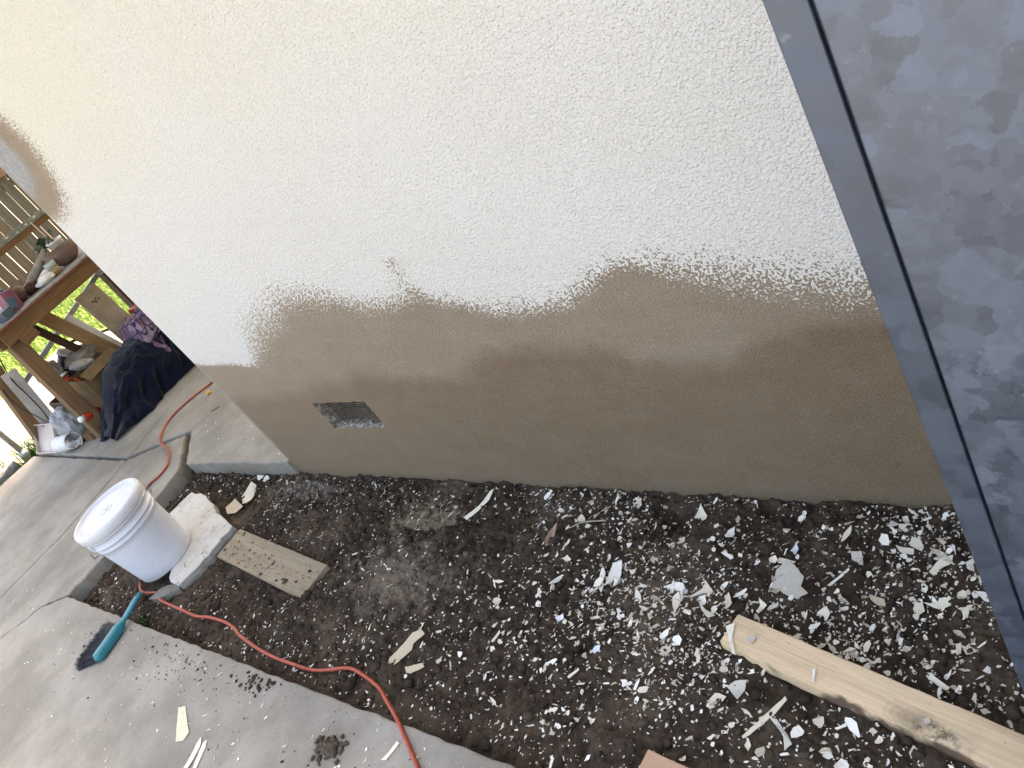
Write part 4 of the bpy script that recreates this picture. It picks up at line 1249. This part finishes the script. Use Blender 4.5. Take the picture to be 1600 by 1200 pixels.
obj_box('wood_strip', (-5.60, 1.70, .46), (.025, .05, .78), M_BRN, 'dark red-brown wood strip leaning left of the brown wood strip', 'wood strip', (R(20), R(3), 0))
obj_box('trim_strip', (-5.60, 1.87, .40), (.022, .05, .66), M_WHT, 'white trim strip leaning under the workbench', 'trim', (R(18), R(4), 0), bevel=.006)
obj_box('red_crate', (-5.66, 2.205, .275), (.16, .13, .38), M_RED, 'red plastic crate under the workbench by the house corner', 'crate', bevel=.012)
obj_box('timber_post', (-6.0, 2.33, .40), (.09, .09, .63), M_BRN, 'dark timber block standing behind the red crate', 'timber')
crate = empty('wooden_crate', (-5.72, 1.60, .087), 'dark wooden crate under the workbench holding buckets and bags', 'crate')
for k in range(3): box('slat', (.19, 0, .045 + k * .085), (.016, .44, .07), M_BRN, crate, cuts=3, jit=.001, seed=k)
for k in range(3): box('slat', (0, -.22, .045 + k * .085), (.37, .016, .07), M_BRN, crate, cuts=3, jit=.001, seed=k + 5)
box('panel', (-.19, 0, .13), (.016, .44, .25), M_BRN, crate); box('panel', (0, .22, .13), (.37, .016, .25), M_BRN, crate); box('base', (0, 0, .012), (.36, .42, .02), M_BRN, crate)
def open_box(name, L, W, H, mat, loc, rot, label, cat):
    e = empty(name, loc, label, cat); e.rotation_euler = rot; t = .005
    box('side', (L / 2, 0, H / 2), (t, W, H), mat, e, bevel=.001); box('side', (-L / 2, 0, H / 2), (t, W, H), mat, e, bevel=.001)
    box('side', (0, W / 2, H / 2), (L - t, t, H), mat, e, bevel=.001); box('side', (0, -W / 2, H / 2), (L - t, t, H), mat, e, bevel=.001)
    box('base', (0, 0, t / 2), (L - t, W - t, t), mat, e, bevel=.001)
    for s, sx in ((1, 0), (-1, 0)):
        f = box('flap', (s * (L / 2 + .035), 0, H + .02), (.085, W * .96, .004), mat, e, (0, R(s * 28), 0), .001)
    return e
open_box('cardboard_box', .20, .28, .33, M_CARD, (-5.48, 1.60, .10), (0, R(8), R(6)), 'brown cardboard box between the blanket and the workbench', 'box')
pb = empty('paint_bucket', (-5.80, 1.56, .36), 'navy and white paint bucket tipped over under the workbench', 'bucket')
pb.rotation_euler = (R(-48), R(18), 0)
link_mesh('body', lathe_mesh('body', [(0, 0), (.095, 0), (.10, .01), (.108, .165)], 36), M_NVB, pb)
link_mesh('rim', lathe_mesh('rim', [(.108, .165), (.117, .166), (.118, .185), (.114, .187), (.113, .205), (.104, .205), (.102, .17)], 36), simple('bucket_rim', (.42, .37, .32), .6), pb)
link_mesh('contents', lathe_mesh('contents', [(.103, .175), (.05, .182), (0, .178)], 36), simple('dirty_paint', (.16, .12, .09), .8, 0, .5, 40, .004), pb)
for k in range(5):
    a = R(-60 + k * 16)
    link_mesh('label_mark', bm_mesh('label_mark', box_bm((.004, .018, .022), .001, 1)), M_WHT, pb, (.1045 * math.cos(a), .1045 * math.sin(a), .10 + .012 * (k % 2)), (0, 0, a))
jug = empty('jug', (-5.60, 1.475, .30), 'orange-red plastic jug beside the tipped paint bucket', 'jug'); jug.rotation_euler = (R(-6), R(6), R(10))
link_mesh('body', lathe_mesh('body', [(0, 0), (.048, 0), (.053, .008), (.053, .10), (.046, .128), (.022, .150), (.020, .165)], 28), M_ORNG, jug)
link_mesh('cap', lathe_mesh('cap', [(.024, .160), (.024, .182), (0, .184)], 20), M_WHT, jug)
link_mesh('grip', tube_mesh('grip', spline([(.045, 0, .05), (.085, 0, .06), (.085, 0, .12), (.04, 0, .13)], 5), .009, 8), M_ORNG, jug)
can = empty('spray_can', (-5.39, 1.425, .21), 'small red can with white label between blanket and post', 'can'); can.rotation_euler = (R(70), R(0), R(28))
link_mesh('body', lathe_mesh('body', [(0, 0), (.024, 0), (.026, .004), (.026, .12), (.018, .135)], 24), M_RED, can)
link_mesh('label_band', lathe_mesh('label_band', [(.0266, .03), (.0266, .075)], 24), M_WHT, can)
link_mesh('cap', lathe_mesh('cap', [(.019, .133), (.019, .165), (0, .168)], 20), M_WHT, can)
def bag(name, loc, sz, mat, label, seed, rot=(0, 0, 0)):
    bm = bmesh.new(); bmesh.ops.create_icosphere(bm, subdivisions=4, radius=1)
    for v in bm.verts:
        p = v.co.copy()
        n = .42 * float(vnoise(p.x * 2.2 + p.z * 1.7, p.y * 2.4, seed)) + .55 * abs(float(vnoise(p.x * 5 + p.z * 4, p.y * 5 - p.z * 3, seed + 1))) + .22 * float(vnoise(p.x * 11, p.y * 13 + p.z * 11, seed + 2))
        v.co = Vector((p.x * sz[0], p.y * sz[1], p.z * sz[2])) * (1 + n)
    return tag(link_mesh(name, bm_mesh(name, bm, True), mat, None, loc, rot), label, 'bag')
bag('plastic_bag', (-5.66, 1.31, .205), (.09, .075, .115), M_BAG, 'crumpled grey plastic bag behind the near bench leg', 51)
bag('plastic_bag', (-5.70, 1.47, .50), (.08, .07, .085), simple('grey_bag_dark', (.24, .235, .22), .6, 0, .35, 22, .006), 'dull grey bag left of the tipped paint bucket', 55)
bag('rag', (-5.62, 1.68, .475), (.09, .10, .05), simple('rag', (.22, .185, .15), .9, 0, .4, 18, .006), 'bunched brownish rags on top of the cardboard box', 58)
bag('glove', (-5.52, 1.60, .455), (.035, .07, .028), simple('glove', (.38, .37, .36), .85, 0, .2, 20), 'grey work glove hanging over the cardboard box', 61, (R(-25), 0, 0))
wbd = obj_box('white_board', (-6.0, 1.335, .365), (.012, .10, .56), simple('white_board', (.36, .33, .30), .7, 0, .15, 9), 'whitish board leaning between the two near bench legs', 'board', (R(-9), 0, R(-20)))
tag(link_mesh('black_cable', tube_mesh('black_cable', spline([(-6.02, 1.44, .80), (-5.985, 1.36, .60), (-5.96, 1.345, .48), (-5.95, 1.33, .34), (-5.94, 1.30, .22)], 6), .004, 8), M_DARK), 'black cable hanging down in front of the whitish board', 'cable')
tag(link_mesh('grey_cable', tube_mesh('grey_cable', spline([(-6.14, 1.34, .66), (-6.12, 1.29, .50), (-6.04, 1.275, .40), (-5.97, 1.28, .33), (-5.94, 1.285, .27)], 6), .003, 8), M_DARK), 'thin dark cable crossing the second bench leg', 'cable')
def mat_acryl():
    m = Mat('pink_acrylic', .35, 0, .4)
    m.color(m.mix(m.ramp(m.noise(7, 4), .4, .7), (.52, .40, .36), (.60, .50, .46)))
    m.b.inputs['Transmission Weight'].default_value = .25; return m.m
tray = empty('plastic_tray', (-5.98, 1.165, .087), 'pale pink plastic tray leaning on the second bench leg', 'tray'); tray.rotation_euler = (R(-38), 0, R(2))
MA = mat_acryl()
box('panel', (0, 0, .10), (.36, .006, .20), MA, tray, bevel=.002)
box('lip', (0, -.014, .006), (.36, .022, .008), MA, tray, bevel=.002); box('lip', (0, -.014, .197), (.36, .022, .008), MA, tray, bevel=.002)
box('lip', (-.177, -.014, .10), (.008, .022, .18), MA, tray, bevel=.002); box('lip', (.177, -.014, .10), (.008, .022, .18), MA, tray, bevel=.002)
def curled():
    V, F = [], []; n = 30; m_ = 8
    for j in range(m_ + 1):
        for i in range(n + 1):
            a = R(-150 + 400 * i / n); q = .042 + .020 * i / n
            V.append((math.cos(a) * q, j / m_ * .17, .06 + math.sin(a) * q * .95))
    for j in range(m_):
        for i in range(n):
            s = j * (n + 1) + i; F.append((s, s + 1, s + n + 2, s + n + 1))
    return pymesh('curled_sheet', V, F, True)
o = link_mesh('curled_sheet', curled(), M_WHT, None, (-5.72, 1.185, .088), (0, 0, R(-78)))
sd = o.modifiers.new('thickness', 'SOLIDIFY'); sd.thickness = .003
tag(o, 'curled white plastic sheet lying on the slab by the bench foot', 'sheet')

# ------------------------------------------------------------------ things on the workbench
TZ = .954
bowl = link_mesh('bowl', lathe_mesh('bowl', [(0, 0), (.05, 0), (.075, .018), (.105, .06), (.118, .105), (.113, .105), (.098, .058), (.06, .02), (0, .015)], 40), simple('pink_clay', (.17, .108, .084), .8, 0, .2, 12), None, (-5.52, 2.03, TZ))
tag(bowl, 'pinkish clay bowl on the workbench', 'bowl')
pot = empty('plant_pot', (-5.74, 2.12, TZ), 'white plant pot with a small dark green plant on the workbench', 'plant pot')
link_mesh('pot', lathe_mesh('pot', [(0, 0), (.042, 0), (.055, .125), (.058, .125), (.058, .14), (.05, .14), (.048, .12), (0, .118)], 32), M_WHT, pot)
M_GRN = simple('dark_leaf', (.02, .05, .015), .6, 0, .4, 30)
r2 = random.Random(77)
for k in range(26):
    V, F = flake_geo([(-.03, 0), (-.012, .011), (.01, .013), (.03, 0), (.01, -.013), (-.012, -.011)], .5, .0012, r2)
    link_mesh('leaf', pymesh('leaf', V, F), M_GRN, pot, (r2.gauss(-.02, .03), r2.gauss(-.045, .03), .14 + r2.uniform(-.02, .05)), (r2.uniform(-1, 1), r2.uniform(-1, 1), r2.uniform(0, 6.28)))
link_mesh('stake', tube_mesh('stake', [(0, -.01, .1), (.01, -.02, .30)], .004, 8), M_BEIGE, pot)
cup = empty('cup', (-5.43, 1.885, TZ), 'small cup with yellow lower half and pale blue top on the workbench', 'cup')
link_mesh('body', lathe_mesh('body', [(0, 0), (.03, 0), (.034, .05)], 28), simple('yellow_glaze', (.30, .21, .09), .4), cup)
link_mesh('band', lathe_mesh('band', [(.034, .05), (.036, .085), (.031, .085), (.03, .02), (0, .018)], 28), simple('blue_glaze', (.33, .40, .38), .4), cup)
V, F = [], []
dw = tube_mesh('driftwood', spline([(-5.60, 1.74, TZ + .03), (-5.60, 1.80, TZ + .055), (-5.60, 1.88, TZ + .085), (-5.61, 1.95, TZ + .12), (-5.61, 1.99, TZ + .145)], 5), [.012 + .017 * math.sin(math.pi * min(1, k / 20 + .12)) for k in range(21)], 10)
tag(link_mesh('driftwood', dw, simple('driftwood', (.26, .235, .205), .9, 0, .3, 24, .004)), 'grey piece of driftwood leaning on the workbench', 'driftwood')
tag(link_mesh('brown_pot', lathe_mesh('brown_pot', [(0, 0), (.03, 0), (.052, .03), (.055, .06), (.04, .09), (.028, .098), (.026, .092), (0, .085)], 28), simple('brown_clay', (.12, .075, .055), .8), None, (-5.50, 1.64, TZ)), 'round dark brown pot on the workbench', 'pot')
pk = empty('pink_box', (-5.40, 1.535, TZ), 'pink and blue box near the end of the workbench', 'box'); pk.rotation_euler = (R(-12), 0, R(4))
box('carton', (0, 0, .062), (.11, .075, .125), simple('pink_print', (.17, .05, .08), .6, 0, .3, 9, 0), pk, bevel=.002)
box('label_panel', (.0565, -.012, .05), (.002, .05, .06), simple('blue_print', (.05, .10, .15), .6, 0, .3, 9, 0), pk, bevel=.0005)
obj_box('teal_box', (-5.33, 1.455, TZ + .027), (.10, .07, .05), simple('teal_dark', (.03, .055, .075), .6), 'dark blue-grey box at the near corner of the workbench', 'box', (0, 0, R(12)))
obj_box('blue_tin', (-5.62, 1.60, TZ + .115), (.07, .05, .03), simple('blue_tin', (.03, .10, .20), .4), 'small blue tin behind the round brown pot', 'tin', (0, R(10), 0))
obj_box('tin_stand', (-5.62, 1.60, TZ + .05), (.06, .05, .098), M_BRN, 'dark block under the small blue tin', 'block')
bag('rag', (-5.42, 1.80, TZ + .022), (.035, .06, .022), M_WHT, 'white rag beside the yellow and blue cup', 65)
bag('rag', (-5.50, 1.73, TZ + .03), (.04, .05, .03), M_BRN, 'dark crumpled cloth between the brown pot and the white rag', 68)

# ------------------------------------------------------------------ slab edge: log, grass
M_LOG = wood('weathered_log', (.10, .10, .10), (.22, .22, .215), 0, .9, 5, False)
tag(link_mesh('log', tube_mesh('log', spline([(-6.62, .10, .075), (-6.56, .5, .08), (-6.49, .85, .08), (-6.455, 1.06, .08)], 6), .043, 14), M_LOG), 'weathered dark grey log edging beside the concrete slab', 'log')
def blades(name, spots, hmin, hmax, mat, seed, label, w=.004):
    r_ = np.random.default_rng(seed); S = np.asarray(spots, float); n = len(S)
    h = r_.uniform(hmin, hmax, n); a = r_.uniform(0, 6.283, n); ln = r_.uniform(.1, .7, n) * h; b = r_.uniform(0, 6.283, n)
    V = np.zeros((n, 5, 3))
    for k, (s, t) in enumerate(((1, 0), (-1, 0), (.7, .55), (-.7, .55), (0, 1))):
        V[:, k, 0] = S[:, 0] + s * np.cos(a) * w + np.cos(b) * ln * t * t; V[:, k, 1] = S[:, 1] + s * np.sin(a) * w + np.sin(b) * ln * t * t; V[:, k, 2] = S[:, 2] + h * t
    base = (np.arange(n) * 5)[:, None]
    F = np.concatenate([base + np.array([[0, 1, 3]]), base + np.array([[0, 3, 2]]), base + np.array([[2, 3, 4]])])
    return tag(link_mesh(name, npmesh(name, V.reshape(-1, 3), F), mat), label, 'grass', kind='stuff')
def mat_blade(name, a, b):
    m = Mat(name, .6, 0, .3); g = m.n('NewGeometry')
    m.color(m.mix(g.outputs['Random Per Island'], a, b)); m.b.inputs['Transmission Weight'].default_value = 0; return m.m
M_BLD = mat_blade('grass_blade', (.13, .21, .045), (.27, .34, .10))
rg = np.random.default_rng(3)
sx = rg.uniform(-12, -6.7, 52000); sy = rg.uniform(1.9, 5.0, 52000)
ok = ((sx < -9.25) | (sy > 2.95 + (sx + 6.6) * .06)) & (sy < -sx * .41) & (sy > -sx * .2)
blades('grass', np.stack([sx[ok], sy[ok], np.full(ok.sum(), -.012)], -1), .03, .075, M_BLD, 4, 'sunlit green lawn grass beyond the workbench', .006)
tf = [(rg.normal(-6.47, .05), rg.normal(1.19, .05), .0) for _ in range(170)] + [(rg.normal(-6.36, .02), rg.uniform(.3, .9), .0) for _ in range(160)] + [(rg.normal(-6.6, .03), rg.uniform(.3, 1.2), .0) for _ in range(120)]
blades('grass_tuft', tf, .06, .2, mat_blade('tuft_blade', (.03, .075, .018), (.09, .15, .04)), 5, 'dark green grass tufts round the pipe post and log', .005)
wd_ = [(rg.normal(-3.25, .03), rg.normal(.385, .012), .02) for _ in range(40)]
blades('weed', wd_, .015, .045, mat_blade('weed_blade', (.02, .06, .012), (.06, .12, .03)), 6, 'tiny green weed at the slab edge by the brush', .005)
st_ = []
for _ in range(60): st_.append((rg.uniform(-3.95, -3.5), rg.uniform(.42, .62), .015))
blades('dry_grass', st_, .01, .05, mat_blade('straw', (.20, .15, .09), (.34, .27, .17)), 7, 'dry straw bits in the soil corner left of the bucket', .002)
